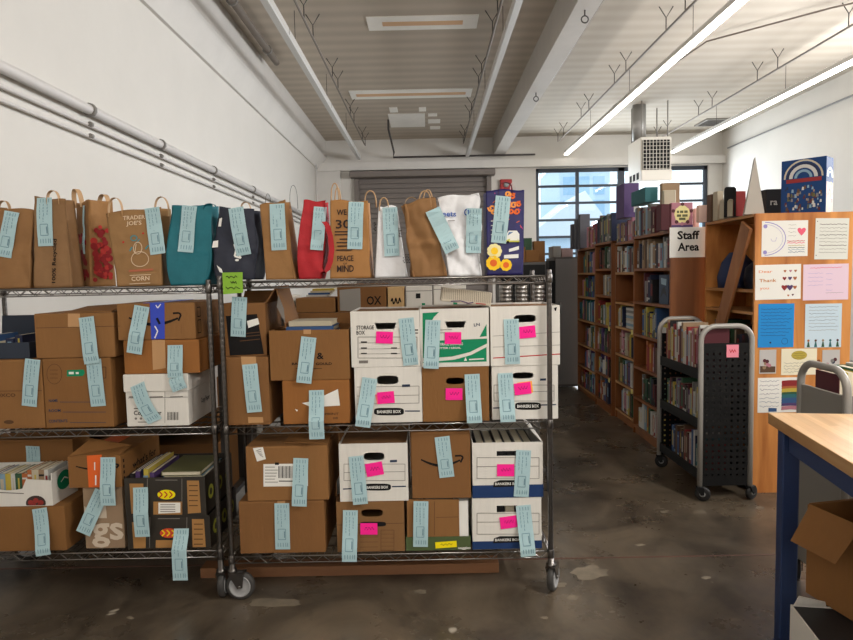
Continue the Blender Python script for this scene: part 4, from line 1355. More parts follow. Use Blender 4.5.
k = Ink(b, fn=b.fn(.0035)); k.t('WE BEL', 336, 214.5, 5.5, DK, 22); k.t('30', 335, 228, 8.5, DK, 15)
for y, a, c in ((231.5, 334, 350), (234.5, 334, 350), (239, 339, 352), (242.5, 336, 350), (246, 337, 352), (250, 336, 352)):
    k.l(a, y, c, y - .2, 1.2, DK)
k.t('PEACE', 337, 261, 5.3, DK, 16.5); k.t('OF', 343, 264.5, 1.8, DK, 4); k.t('MIND', 337, 272, 6.6, DK, 17); k.done('printed_lettering')
b.btag((355.5, 201), (354.5, 249)); b.handle(330, 338, 182, m=KH, r=.003); b.handle(331, 337, 184, front=False, m=KH, r=.003); b.handle(362, 374, 187, front=False, m=KH, r=.003)
b = Bag('paper_bag', 'white paper bag with black dotted side, between the worded bag and a folded bag', 375, 407, (378, 206), (396, 205), ZTR, mat('white_bag_paper', (226, 226, 228), .6, var=.03, bump=.6, bscale=14), dep=.12, amp=.004, yf=2.93)
k = Ink(b, fn=b.fn(.004))
rb = random.Random(5)
for i in range(4):
    for j in range(6):
        k.p([(403 + i * 1.7 + (j % 2) * .8, 254 + j * 1.6), (404 + i * 1.7 + (j % 2) * .8, 254 + j * 1.6), (404 + i * 1.7 + (j % 2) * .8, 255 + j * 1.6), (403 + i * 1.7 + (j % 2) * .8, 255 + j * 1.6)], BLACKINK)
        k.p([(397.3 + i * 1 + (j % 2) * .5, 228 + j * 1.6), (398 + i * 1 + (j % 2) * .5, 228 + j * 1.6), (398 + i * 1 + (j % 2) * .5, 229 + j * 1.6), (397.3 + i * 1 + (j % 2) * .5, 229 + j * 1.6)], BLACKINK)
        k.p([(373.4 + (j % 2) * .8 + i * .4, 222 + j * 1.6), (374 + (j % 2) * .8 + i * .4, 222 + j * 1.6), (374 + (j % 2) * .8 + i * .4, 222.9 + j * 1.6), (373.4 + (j % 2) * .8 + i * .4, 222.9 + j * 1.6)], BLACKINK)
k.done('dotted_print')
b.btag((389.5, 207), (392, 256), y=-.009); b.handle(379, 388, 197, m=KH, r=.003)
b = Bag('paper_bag', 'creased brown paper bag leaning against a white bag with blue lettering', 412.5, 446, (403, 203), (433, 196), ZTR, KRAFT[1], dep=.13, amp=.011, yf=2.865, freq=10)
b.handle(419, 431, 190, m=KH, r=.003); b.handle(423, 433, 187, front=False, m=KH, r=.003); b.handle(404, 418, 195, front=False, m=KH, flat=True)
b.btag((432.5, 209), (452.5, 251), y=-.014)
b = Bag('paper_bag', 'white paper bag with blue old-style lettering', 449, 482, (437, 196), (480, 192), ZTR, MATS['white_bag_paper'], dep=.16, amp=.010, yf=2.895, freq=12)
BLUEINK = mat('royal_blue_print', (44, 88, 168), .7, spec=.2)
k = Ink(b, fn=b.fn(.011)); k.t('eets', 442.5, 216, 5.5, BLUEINK, 14); k.t('Q', 464.5, 215, 6.5, BLUEINK, 5); k.l(448, 220.5, 455, 220, .7, GREYINK); k.done('blue_lettering')
b.btag((474.5, 208), (473.5, 253), y=-.012)
PURP = mat('deep_violet_print', (34, 30, 92), .5, var=.4, scale=10, spec=.4)
b = Bag('gift_bag', 'violet patterned bag with orange swirling letters, yellow flowers and a bus', 487.5, 523, (486, 190), (525, 189), ZTR, PURP, dep=.15, amp=.0015, topdep=.13, yf=2.90, gusset=.1)
ORG = mat('orange_swirl_print', (226, 104, 44), .6, spec=.2); YEL = mat('yellow_flower_print', (246, 200, 40), .6, spec=.2); PINKP = mat('magenta_print', (196, 60, 130), .6, spec=.2)
k = Ink(b, fn=b.fn(.0025)); rb = random.Random(11)
for x0, y0, s in ((508, 194, 3.2), (513, 196, 3.4), (492, 208, 4.2), (509, 204, 3.6), (514, 205, 3.8), (519, 204, 3.2), (511, 211, 3.2), (517, 211, 3.4), (494, 212, 3.0)):
    k.done('orange_letter'); k = Ink(b, fn=b.fn(.0025)); k.s_([(x0 + s * (.35 + .1 * t) * math.cos(t * 1.1 + x0), y0 + s * .9 * (.35 + .1 * t) * math.sin(t * 1.1 + x0)) for t in range(8)], 1.7, ORG if (x0 % 2) else mat('amber_swirl_print', (236, 150, 60), .6))
for j in range(14):
    x, y = rb.uniform(490, 521), rb.uniform(192, 226)
    k.s_([(x, y), (x + rb.uniform(-3, 3), y + rb.uniform(1, 4))], .7, PINKP if j % 2 else ORG)
k.done('swirl_print'); k = Ink(b, fn=b.fn(.0025))
for x, y, r, cc, dd in ((494.5, 251, 7.5, mat('cream_petal_print', (236, 224, 160), .6), YEL), (493.5, 263, 7.5, YEL, ORG), (506, 265, 6, YEL, ORG)):
    for j in range(9):
        a = 2 * PI * j / 9
        k.oval(x + r * .6 * math.cos(a), y + r * .6 * math.sin(a), r * .42, r * .42, cc, n=10, dy=0)
k.done('flower_print')
k = Ink(b, fn=b.fn(.0034))
for x, y, r, cc in ((494.5, 251, 3.6, YEL), (493.5, 263, 3.6, ORG), (506, 265, 3, ORG)):
    k.oval(x, y, r, r, cc, n=12)
k.done('flower_centres'); k = Ink(b, fn=b.fn(.0034)); VW = mat('white_print', (232, 232, 226), .6, spec=.2)
k.p([(506.5, 240.5), (519.5, 240.5), (519.5, 234), (517, 230.5), (509, 230.5), (506.5, 234)], VW); k.p([(507.5, 236), (518.5, 236), (517, 232), (509, 232)], mat('blue_windscreen_print', (70, 110, 160), .5))
k.p([(506.5, 242), (519.5, 242), (519.5, 240), (513, 237.5), (506.5, 240)], mat('yellow_green_print', (200, 200, 70), .6)); k.oval(508, 242, 1.3, 1.3, BLACKINK, n=8); k.oval(518, 242, 1.3, 1.3, BLACKINK, n=8)
k.p([(509, 249), (519, 246), (519, 249.5), (509, 252)], VW); k.p([(504, 255), (518.5, 254), (518.5, 258), (504, 258.5)], VW)
k.done('printed_bus'); k = Ink(b, fn=b.fn(.0034))
for j in range(4):
    k.l(491, 221 + j * 4.5, 495, 221 + j * 4.5, .8, VW)
k.done('small_lettering')
b.btag((503.5, 196), (498.5, 243), y=-.005); b.handle(514, 521, 178, m=mat('pale_cord', (210, 205, 205), .6), r=.0015, front=False); b.handle(499, 513, 182, m=mat('wine_ribbon', (110, 30, 44), .6), flat=True)

# ------------------------------------------------------------------ books
ORD = ['first', 'second', 'third', 'fourth', 'fifth', 'sixth', 'seventh', 'eighth', 'ninth', 'tenth', 'eleventh', 'twelfth', 'thirteenth', 'fourteenth', 'fifteenth',
       'sixteenth', 'seventeenth', 'eighteenth', 'nineteenth', 'twentieth', 'twenty-first', 'twenty-second', 'twenty-third', 'twenty-fourth', 'twenty-fifth', 'twenty-sixth', 'twenty-seventh', 'twenty-eighth']
BC = {'red': (176, 40, 42), 'maroon': (104, 36, 46), 'navy': (36, 46, 84), 'blue': (52, 96, 160), 'light blue': (138, 178, 206), 'white': (224, 222, 214), 'cream': (216, 202, 170), 'grey': (140, 138, 134),
      'black': (34, 32, 34), 'green': (54, 104, 70), 'olive': (112, 112, 62), 'yellow': (226, 196, 60), 'orange': (212, 110, 50), 'brown': (110, 76, 52), 'pink': (214, 130, 150), 'purple': (96, 66, 130), 'teal': (40, 122, 130), 'tan': (178, 142, 104)}
BC = {k: tuple(.86 * (.8 * v + .2 * sum(c) / 3) for v in c) for k, c in BC.items()}
BMAT = {k: mat('cover_' + k.replace(' ', '_'), c, .55, spec=.3) for k, c in BC.items()}
BANDS = [BMAT[k] for k in ('white', 'black', 'yellow', 'cream', 'red', 'light blue')]

def book_mesh(kind):
    """unit book: thickness x, spine at y=0, height z"""
    q = MB()
    c, p, bd = BMAT['red'], PAGES, BMAT['white']
    for m in (c, p, bd):
        q.mi(m)
    q.box(0, .1, 0, 1, 0, 1, c); q.box(.9, 1, 0, 1, 0, 1, c); q.box(.1, .9, 0, .02, 0, 1, c)
    q.box(.1, .9, .02, .97, .012, .985, p)
    if kind == 1:
        q.box(.03, .97, -.002, .0, .12, .19, bd); q.box(.03, .97, -.002, .0, .80, .86, bd)
    if kind == 2:
        q.box(.25, .75, -.002, .0, .30, .82, bd)
    if kind == 3:
        q.box(.05, .95, -.002, .0, .05, .20, bd)
        q.box(.38, .62, -.002, .0, .35, .85, bd)
    bmesh.ops.recalc_face_normals(q.bm, faces=q.bm.faces)
    me = bpy.data.meshes.new('book')
    q.bm.to_mesh(me); q.bm.free()
    for m in q.mats:
        me.materials.append(m)
    return me
BOOKS = [book_mesh(k) for k in range(4)]
RB = random.Random(21)
FLATROT = Matrix(((0, 1, 0), (0, 0, 1), (1, 0, 0))).to_euler()
def book(loc, dims, rot, color, label, group, kind=None, name='book', cat='book'):
    o = bpy.data.objects.new(name, BOOKS[RB.randrange(4) if kind is None else kind])
    COL.objects.link(o)
    o.location = loc
    o.scale = dims
    o.rotation_euler = rot
    o.material_slots[0].link = 'OBJECT'; o.material_slots[0].material = BMAT[color]
    o.material_slots[2].link = 'OBJECT'; o.material_slots[2].material = RB.choice([m for m in BANDS if m is not BMAT[color]])
    return tag(o, label, cat, group)

STUFF = MB()
stuffing = False
def stuff_book(x, y, z, t, depth, h, c):
    m = BMAT[c]
    STUFF.box(x, x + .02, y - t, y, z, z + h, m); STUFF.box(x + .02, x + depth, y - t, y - t * .9, z, z + h, m); STUFF.box(x + .02, x + depth, y - t * .1, y, z, z + h, m)
    STUFF.box(x + .02, x + depth - .005, y - t * .9, y - t * .1, z + .002, z + h - .004, PAGES)
    if RB.random() < .6:
        STUFF.box(x - .0015, x, y - t * .85, y - t * .15, z + h * .3, z + h * RB.uniform(.5, .85), RB.choice(BANDS))

def row(x, y_far, y_near, z, n, hmin, hmax, colors, where, group, depth=.16, tmin=.016, tmax=.045, lean=False, dmax=.0):
    """upright books whose spines face the aisle (towards -x), laid from the near end to the far end"""
    y = y_near
    for i in range(n):
        t = RB.uniform(tmin, tmax)
        if y - t - .002 < 0 and False:
            break
        if y + t > y_far:
            break
        c = RB.choice(colors)
        h = RB.uniform(hmin, hmax)
        if stuffing:
            stuff_book(x + RB.uniform(0, dmax), y + t, z, t - .0015, depth, h, c)
            y += t
            continue
        book((x + RB.uniform(0, dmax), y + t, z), (t - .0015, depth, h), (0, 0, -PI / 2), c, '%s book, %s from the near end, %s' % (c, ORD[i], where), group)
        y += t
    return y

# ------------------------------------------------------------------ brown bookcases along the aisle
XF = 1.85
ZS = [(.08, .34, .62, .91, 1.20, 1.49, 1.775), (.10, .38, .66, .93, 1.17, 1.46, 1.75), (.09, .38, .62, .91, 1.22, 1.50, 1.775), (.08, .34, .60, .90, 1.18, 1.46, 1.75)]
BAYS = [(4.90, 5.78, 'the nearest brown bookcase'), (5.80, 6.42, 'the second brown bookcase'), (6.44, 7.08, 'the third brown bookcase'), (7.10, 7.95, 'the farthest brown bookcase')]
SH = ['bottom shelf', 'second shelf', 'third shelf', 'fourth shelf', 'fifth shelf', 'sixth shelf', 'the top']
LBL = ['brown bookcase nearest the trolley, with a sign on its end panel', 'second brown bookcase along the aisle, behind the one with the sign', 'third brown bookcase along the aisle', 'farthest brown bookcase along the aisle, by the grey cabinet']
PAL = {
    'mix': list(BC), 'muted': ['grey', 'light blue', 'white', 'navy', 'brown', 'tan', 'cream', 'grey', 'maroon'], 'warm': ['red', 'orange', 'maroon', 'brown', 'pink', 'red'],
    'cool': ['navy', 'blue', 'olive', 'teal', 'yellow', 'light blue'], 'dark': ['black', 'navy', 'brown', 'maroon', 'green', 'grey'], 'kids': ['yellow', 'orange', 'light blue', 'white', 'red', 'green', 'pink', 'white']}
for i, (y0, y1, nm) in enumerate(BAYS):
    D = .27
    xf = XF + (0, .02, -.01, .0)[i]
    t = thing('bookcase', LBL[i], 'bookcase', (xf, y0, 0), 0, 'brown bookcases')
    L = y1 - y0
    zt = ZS[i][-1]
    for (a, nmp) in ((0, 'side_panel'), (L - .022, 'side_panel')):
        q = MB(); q.box(0, D, a, a + .022, 0, zt, BROWNW, .002); o = q.build(nmp, t)
    q = MB(); q.box(D - .008, D, .022, L - .022, .08, zt - .022, BROWNW); q.build('back_panel', t)
    q = MB(); q.box(.015, .03, .022, L - .022, 0, .06, BROWNW); q.build('plinth', t)
    for z in ZS[i]:
        q = MB()
        top = z == zt
        q.box(.0, D - .008, 0 if top else .022, L if top else L - .022, z - .022, z, BROWNW)
        if not top:
            q.box(-.002, .0, .022, L - .022, z - .022, z, LIGHTW if i in (1, 3) else BROWNW)
        q.build('top_board' if top else 'shelf', t)
    if i in (1, 2):
        for z in ZS[i][1:5:2]:
            q = MB(); q.box(-.004, -.0022, .05, .10, z - .045, z + .0, mat('shelf_ticket', (226, 218, 140), .7)); q.build('shelf_ticket', t)
    gp = 'books on ' + nm
    for j in range(6):
        z = ZS[i][j] + .001
        room = ZS[i][j + 1] - .022 - ZS[i][j]
        hm = min(room - .012, .255)
        where = '%s of %s' % (SH[j], nm)
        pal = {(0, 5): 'muted', (0, 4): 'dark', (0, 3): 'cool', (0, 2): 'warm', (0, 1): 'dark', (0, 0): 'kids', (1, 5): 'muted', (1, 3): 'kids', (1, 2): 'mix', (2, 5): 'dark', (2, 4): 'muted'}.get((i, j), 'mix')
        x = xf + .012
        stuffing = i == 3 or (i == 2 and j < 3)
        a, b_ = y0 + .026, y1 - .03
        if (i, j) == (0, 4):
            row(x, b_, a + .40, z, 7, hm * .7, hm, PAL[pal], where, gp)
            q = MB(); q.box(0, .2, 0, .02, 0, .235, mat('dark_sea_cover', (38, 58, 84), .4)); q.prism([(.02, .02)] * 0 or [(.03, .05), (.1, .09), (.17, .06), (.12, .14), (.06, .12)], -.001, 0, mat('black_whale_print', (22, 24, 30), .4)); q.prism([(.05, .16), (.15, .15), (.16, .2), (.04, .21)], -.001, 0, mat('pale_sea_print', (150, 176, 190), .4))
            o = q.build('picture_book'); o.location = (x + .02, a + .30, z); o.rotation_euler = (0, 0, -PI / 2); tag(o, 'dark blue picture book facing out below the sixth shelf of the nearest bookcase', 'book')
        elif (i, j) in ((1, 4), (1, 3)) and j == 3:
            # a flat pile of pale paperbacks
            zz = z
            for k in range(8):
                c = ['white', 'light blue', 'white', 'cream', 'light blue', 'white', 'grey', 'white'][k]
                book((x, a + .01, zz), (.022, .19, .26), FLATROT, c, '%s book, %s from the bottom of the flat pile in the second bookcase' % (c, ORD[k]), gp, 0)
                zz += .0245
            row(x, b_, a + .38, z, 5, hm * .7, hm, PAL['mix'], where, gp)
        elif (i, j) == (1, 4):
            pass
        elif (i, j) == (0, 3):
            row(x, b_, a + .30, z, 12, hm * .75, hm, PAL[pal], where, gp, depth=.18)
            o = MB(); o.box(0, .18, 0, .16, 0, .14, BMAT['yellow'], .002); o.box(0.02, .16, -.001, 0, .03, .11, BMAT['white']); o = o.build('book_box'); o.location = (x, a + .24, z); o.rotation_euler = (0, 0, -PI / 2); tag(o, 'small yellow box set between books on the fourth shelf of the nearest bookcase', 'box')
        else:
            start = a + (.0 if RB.random() < .6 else RB.uniform(.05, .15))
            row(x, min(b_, start + L * RB.uniform(.6, 1.0)) if (i, j) not in ((0, 5),) else b_, start, z, 26 if i == 0 else 16, hm * .72, hm, PAL[pal], where, gp, depth=.17, tmin=.03 if i == 0 else .034, tmax=.055 if i == 0 else .06, dmax=.015)
    # the top
    stuffing = False
    z = zt + .001
    if i == 0:
        row(xf + .01, y1, y0 + .38, z, 14, .20, .26, PAL['muted'] + ['navy'], 'top of ' + nm, gp, tmin=.028, tmax=.05)
    elif i == 1:
        row(xf + .01, y1 - .02, y0 + .02, z, 14, .17, .21, ['purple', 'grey', 'pink', 'maroon', 'tan', 'white', 'grey', 'brown'], 'top of ' + nm, gp, tmin=.028, tmax=.05)
    elif i == 2:
        row(xf + .01, y1 - .02, y0 + .02, z, 12, .24, .30, ['olive', 'grey', 'black', 'brown', 'navy', 'green'], 'top of ' + nm, gp, tmin=.035, tmax=.06)
    else:
        row(xf + .01, y1 - .36, y0 + .02, z, 9, .18, .26, ['pink', 'maroon', 'brown', 'red', 'tan'], 'top of ' + nm, gp, tmin=.028, tmax=.05)

o = STUFF.build('small_books'); o['kind'] = 'stuff'; o['label'] = 'books packed on the far and low shelves of the brown bookcases'; o['category'] = 'books'

def blk(name, label, cat, px0, px1, pyt, y, dep, zb, m, extra=None, rz=0, group=None, bev=.003):
    """a small box-like thing given by its outline; zb the surface that carries it"""
    A, Bq, T = at(px0, pyt + 5, y), at(px1, pyt + 5, y), at((px0 + px1) / 2, pyt, y)
    X, w, h = (A.x + Bq.x) / 2, (Bq.x - A.x) / 2, T.z - zb - .001
    t = thing(name, label, cat, (X, y, zb + .001), rz, group)
    q = MB(); q.box(-w, w, 0, dep, 0, h, m, bev); q.build('body', t)
    if extra:
        extra(t, w, dep, h)
    return t
z0, z1_, z2_ = ZS[0][-1], ZS[1][-1], ZS[3][-1]
def front_panel(m, x0, x1, a, b, name='printed_front', text=None, tm=None, tc=.2):
    def f(t, w, d, h):
        q = MB(); q.poly([(-w + 2 * w * x0, h * a), (-w + 2 * w * x1, h * a), (-w + 2 * w * x1, h * b), (-w + 2 * w * x0, h * b)], m, y=-.001)
        if text:
            q.text(text, 0, h * .5, h * tc, tm, w * 1.0, y=-.002)
        q.build(name, t, recalc=False)
    return f
def fancy(t, w, d, h):
    q = MB(); q.poly([(-w, 0), (w, 0), (w, h * .18), (-w, h * .18)], BMAT['purple'], y=-.001)
    q.poly([(w * .75 * math.cos(a), h * .57 + h * .33 * math.sin(a)) for a in [2 * PI * k / 10 for k in range(10)]], mat('pale_yellow_print', (226, 214, 150), .6), y=-.0012)
    for k in range(10):
        a = 2 * PI * k / 10 + .3
        q.disc(w * .88 * math.cos(a), h * .58 + h * .36 * math.sin(a), h * .07, -.0016, BMAT['pink'] if k % 2 else BMAT['maroon'], 8)
    for x0, x1, z in ((-.5, -.3, .66), (-.22, .1, .66), (.18, .5, .66), (-.5, -.1, .52), (.0, .5, .52), (-.3, .3, .4)):
        q.line(w * x0, h * z, w * x1, h * z, h * .09, BMAT['olive'], y=-.002)
    q.build('printed_front', t, recalc=False)
blk('picture_box', 'pink boxed set with a pale yellow badge, above the sign on the bookcase end', 'box', 671.5, 693, 202.5, 4.91, .06, z0, BMAT['pink'], fancy)
blk('boxed_set', 'maroon boxed set beside the pink boxed set on the bookcase top', 'box', 661, 671, 204, 4.93, .10, z0, BMAT['maroon'])
zt_ = z0 + .001
for k in range(6):
    A = at(668, 184, 5.15)
c_ = ['cream', 'white', 'cream', 'tan', 'cream']
blk('cream_book_block', 'cream thick book standing behind the maroon boxed set on the bookcase top', 'book', 664, 676, 190, 5.12, .05, z0, BMAT['cream'])
blk('cream_book_block', 'tall cream book with a patterned spine, behind the thick cream book', 'book', 662, 680, 183, 5.20, .05, z0, BMAT['tan'])
zb1 = z0 + .262
o = blk('storage_case', 'teal flat case lying across the books on the bookcase top', 'case', 645, 658, 187, 5.36, .36, zb1, BMAT['teal'])
def purp(t, w, d, h):
    q = MB(); q.poly([(w * .3, h * .15), (w * .9, h * .15), (w * .9, h * .5), (w * .3, h * .5)], BMAT['white'], y=-.001); q.build('white_label', t, recalc=False)
blk('storage_case', 'purple box with a white label on the second bookcase top', 'box', 624, 639, 183, 5.95, .25, z1_ + .214, BMAT['purple'], purp)
for k in range(3):
    blk('archive_box', ['dark grey box on the farthest bookcase top, nearest of three', 'dark grey box on the farthest bookcase top, middle of three', 'dark grey box at the far end of the bookcase row'][k], 'box', 580 - k * 4, 590 - k * 4, 214 + k * 5, 7.62 + k * .13, .10, z2_, mat('dark_grey_card', (66, 66, 72), .6))

# sign on the end panel
A, Bq = at(669.5, 227.5, 4.9), at(706, 257, 4.9)
t = thing('paper_sign', 'white sign with black Staff Area lettering on the brown bookcase end', 'sign', ((A.x + Bq.x) / 2, 4.898, (A.z + Bq.z) / 2))
w, h = (Bq.x - A.x) / 2, (A.z - Bq.z) / 2
q = MB(); q.box(-w, w, -.002, 0, -h, h, PAPER); q.build('sheet', t)
q = MB(); q.text('Staff', w * .02, h * .22, h * .52, BLACKINK, w * 1.2, y=-.0026, bold=.03); q.text('Area', w * .02, -h * .55, h * .52, BLACKINK, w * 1.16, y=-.0026, bold=.03)
q.build('lettering', t, recalc=False)

# ------------------------------------------------------------------ plywood double-sided bookcase
PX0, PX1, PY0, PY1 = at(753.5, 350, 4.12).x, at(850, 350, 4.12).x, 4.12, 4.86
PZ = at(800, 212.5, 4.12).z
t = thing('plywood_bookcase', 'plywood double-sided bookcase whose end panel is covered in taped papers', 'bookcase', (PX0, PY0, 0))
PW_, PL = PX1 - PX0, PY1 - PY0
q = MB(); q.box(0, PW_, 0, .02, 0, PZ, PLY, .001)
rk = random.Random(9)
for k in range(7):
    q.disc(rk.uniform(.04, PW_ - .04), rk.uniform(.1, PZ - .03), rk.uniform(.006, .013), -.0006, mat('wood_knot', (112, 62, 30), .6), 10)
q.build('end_panel', t)
q = MB(); q.box(0, PW_, PL - .02, PL, 0, PZ, PLY); q.build('far_panel', t)
q = MB(); q.box(PW_ / 2 - .008, PW_ / 2 + .008, .02, PL - .02, .05, PZ - .02, PLY); q.build('divider_panel', t)
q = MB(); q.box(-.004, PW_ + .004, .02, PL - .02, PZ - .02, PZ, PLYX); q.build('top_board', t)
for z in (.10, .48, .86, 1.19, 1.335):
    q = MB(); q.box(0, PW_ / 2 - .008, .02, PL - .02, z - .02, z, PLYX); q.build('shelf', t)
    q = MB(); q.box(PW_ / 2 + .008, PW_, .02, PL - .02, z - .02, z, PLYX); q.build('shelf', t)
q = MB()
a, b_ = Vector((-.012, .065, PZ - .07)), Vector((-.012, .62, .70))
d = (b_ - a).normalized(); n = Vector((0, d.z, -d.y)) * -.062
q.slab([a - n, b_ - n, b_ + n, a + n], (-.02, 0, 0), BRACEW)
q.build('diagonal_brace', t)
zs_ = PZ
# things in its aisle side
for k, (yy, ww, hh_, c, l) in enumerate(((4.18, .20, .20, 'navy', 'navy bag on the upper shelf of the plywood bookcase, behind the brace'), (4.50, .24, .26, 'blue', 'blue bundle at the far end of the plywood bookcase upper shelf'))):
    z = 1.336
    o = MB(); o.lathe([(.02, 0)] * 0 or [(ww * .5, 0), (ww * .52, hh_ * .3), (ww * .45, hh_ * .7), (ww * .2, hh_ * .97), (.01, hh_)], (0, 0, 0), (0, 0, 1), NAVYF if c == 'navy' else mat('dark_blue_fabric', (36, 50, 86), .8, bump=.5, bscale=12), 14)
    for v in o.bm.verts:
        v.co += Vector((noise.noise(v.co * 14), noise.noise(v.co * 14 + Vector((5, 0, 0))), 0)) * .02
        v.co.z = max(v.co.z, 0)
    o = o.build('cloth_bundle'); o.location = (PX0 + .14, yy + ww * .5 + .03, z); tag(o, l, 'bag')
row(PX0 + .02, PY1 - .03, PY0 + .03, .861, 14, .16, .25, PAL['dark'], 'third shelf of the plywood bookcase', 'books in the plywood bookcase', depth=.18, tmin=.03, tmax=.05)
row(PX0 + .02, PY1 - .03, PY0 + .03, .481, 14, .2, .3, PAL['dark'], 'second shelf of the plywood bookcase', 'books in the plywood bookcase', depth=.18, tmin=.03, tmax=.05)
for k in range(4):
    z = (.10, .48, .86, 1.335)[k] + .001
    o = MB(); o.box(0, .16, 0, .2, 0, .17, (BMAT['white'], BMAT['cream'], BMAT['red'], BMAT['white'])[k], .003); o = o.build('storage_box'); o.location = (PX1 - .15, PY0 + .05, z)
    tag(o, '%s box on %s on the far side of the plywood bookcase' % (('white', 'cream', 'red', 'small white')[k], ('the bottom shelf', 'the second shelf', 'the third shelf', 'the upper shelf')[k]), 'box')

# ---- on its top
zt = PZ
p0 = at(763, 213, 4.2)
t = thing('folded_card_prism', 'tall grey triangular folded card standing on the plywood bookcase', 'display', (at(753, 213, 4.22).x, 4.16, zt + .001))
hgt = at(752, 158, 4.2).z - zt
wl = at(744, 213, 4.2).x - at(756, 213, 4.2).x; wr = at(767, 213, 4.2).x - at(756, 213, 4.2).x
q = MB(); GC = mat('grey_card', (182, 174, 164), .7)
q.M = Matrix.Rotation(R(-22), 4, 'Z')
ax = -.02
q.prism([(wl, 0), (wr * .55, 0), (ax, hgt)], 0, .13, GC); q.build('card_body', t)
q = MB(); q.M = Matrix.Rotation(R(-22), 4, 'Z')
def SP(u, v):
    """a point on the sloping decorated side: u along the depth, v up"""
    return (wr * .55 + (ax - wr * .55) * v + .0012, .13 * u, hgt * v + .0005)
q.face([SP(.02, .02), SP(.98, .02), SP(.98, .97), SP(.02, .97)], PAPER)
for u, v, c in ((.1, .05, 'blue'), (.5, .12, 'purple'), (.2, .25, 'light blue'), (.55, .35, 'blue'), (.3, .5, 'pink'), (.6, .62, 'red'), (.4, .75, 'yellow')):
    a_, b2, c2, d2 = SP(u, v), SP(u + .3, v + .01), SP(u + .33, v + .09), SP(u + .05, v + .1)
    q.face([Vector(p) + Vector((.0006, 0, .0002)) for p in (a_, b2, c2, d2)], BMAT[c])
q.build('decorated_side', t)
# rainbow box
A, Bq, T = at(795, 210, 4.2), at(829, 210, 4.2), at(803, 157, 4.2)
w, h = (Bq.x - A.x), T.z - zt
t = thing('picture_box', 'dark blue box with a rainbow arch and a painted crowd, on the plywood bookcase', 'box', (A.x, 4.37, zt + .001), R(-48))
BLUB = mat('dark_blue_print', (34, 62, 108), .6, spec=.12)
w *= 1.22
dp = .14
q = MB(); q.box(0, w, 0, dp, 0, h, BLUB, .002); q.build('box_body', t)
def arch(q, cx, cz_, r0, r1, m, fn, a0=0, a1=PI):
    n = 14
    for k in range(n):
        a, b2 = a0 + (a1 - a0) * k / n, a0 + (a1 - a0) * (k + 1) / n
        q.face([fn(cx + r * math.cos(g), cz_ + r * math.sin(g)) for r, g in ((r0, a), (r1, a), (r1, b2), (r0, b2))], m)
q = MB(); fr = lambda x, z: (x, -.0008, z)
for r0, r1, c in ((.40, .44, 'cream'), (.33, .37, 'navy'), (.24, .32, 'white'), (.14, .2, 'light blue')):
    arch(q, w * .5, h * .66, w * r0, w * r1, BMAT[c], fr)
q.box(w * .12, w * .9, -.0012, -.0006, h * .58, h * .65, BMAT['red'])
rk = random.Random(4)
for k in range(70):
    x, z, s_ = rk.uniform(.08, .88) * w, rk.uniform(.04, .5) * h, rk.uniform(.008, .018)
    q.face([(x, -.0008 - k * .00001, z), (x + s_, -.0008 - k * .00001, z), (x + s_ * .9, -.0008 - k * .00001, z + s_ * 1.4), (x + s_ * .2, -.0008 - k * .00001, z + s_ * 1.5)], BMAT[rk.choice(['brown', 'light blue', 'white', 'grey', 'maroon', 'tan', 'navy', 'olive'])])
q.build('printed_front', t, recalc=False)
q = MB(); sd = lambda y, z: (w + .0008, y, z)
q.face([sd(.004, .004), sd(dp - .004, .004), sd(dp - .004, h * .55), sd(.004, h * .55)], BMAT['tan'])
for r0, r1, c in ((.36, .46, 'white'), (.2, .3, 'light blue')):
    arch(q, dp * .5, h * .64, dp * r0, dp * r1, BMAT[c], lambda y, z: (w + .0012, y, z))
for k in range(14):
    y, z = rk.uniform(.1, .8) * dp, rk.uniform(.05, .5) * h
    q.face([(w + .0012 + k * .00002, y, z), (w + .0012 + k * .00002, y + .016, z + .004), (w + .0012 + k * .00002, y + .012, z + .03)], BMAT[rk.choice(['yellow', 'blue', 'white', 'red'])])
q.build('printed_side', t)
# black box behind, binders and bookends along the aisle edge
def lett(t, w, d, h):
    q = MB(); q.text('ra', -w * .2, h * .45, h * .22, BMAT['white'], w * .7, y=-.001); q.build('white_lettering', t, recalc=False)
blk('black_case', 'black box with white lettering behind the triangular card', 'box', 766, 786, 189, 4.52, .2, zt, BMAT['black'], lett)
blk('binder', 'dark brown binder on the plywood bookcase top, first beside the pink boxes', 'binder', 711, 717, 194, 4.72, .07, zt, BMAT['brown'])
blk('binder', 'cream binder between the dark brown binder and the black bookend', 'binder', 717.3, 723.5, 191, 4.64, .07, zt, BMAT['cream'])
t = thing('bookend', 'black steel bookend with an arched cutout, against the red binder', 'bookend', (at(730, 212, 4.42).x, 4.42, zt + .001))
w = (at(736, 200, 4.42).x - at(724, 200, 4.42).x) / 2; h = at(730, 187, 4.42).z - zt
q = MB()
ns = 12
outp = [(-w, 0)] + [(-w + .0 + w * .5 * (1 - math.cos(PI / 2 * k / 5)), h - w * .5 + w * .5 * math.sin(PI / 2 * k / 5)) for k in range(6)] + [(w - w * .5 + w * .5 * math.sin(PI / 2 * k / 5), h - w * .5 + w * .5 * math.cos(PI / 2 * k / 5)) for k in range(6)] + [(w, 0)]
inn = [(-w * .45 + .0, 0)] + [(w * .1 - w * .55 * math.cos(PI * k / 11), h * .5 + w * .55 * math.sin(PI * k / 11)) for k in range(12)] + [(w * .65, 0)]
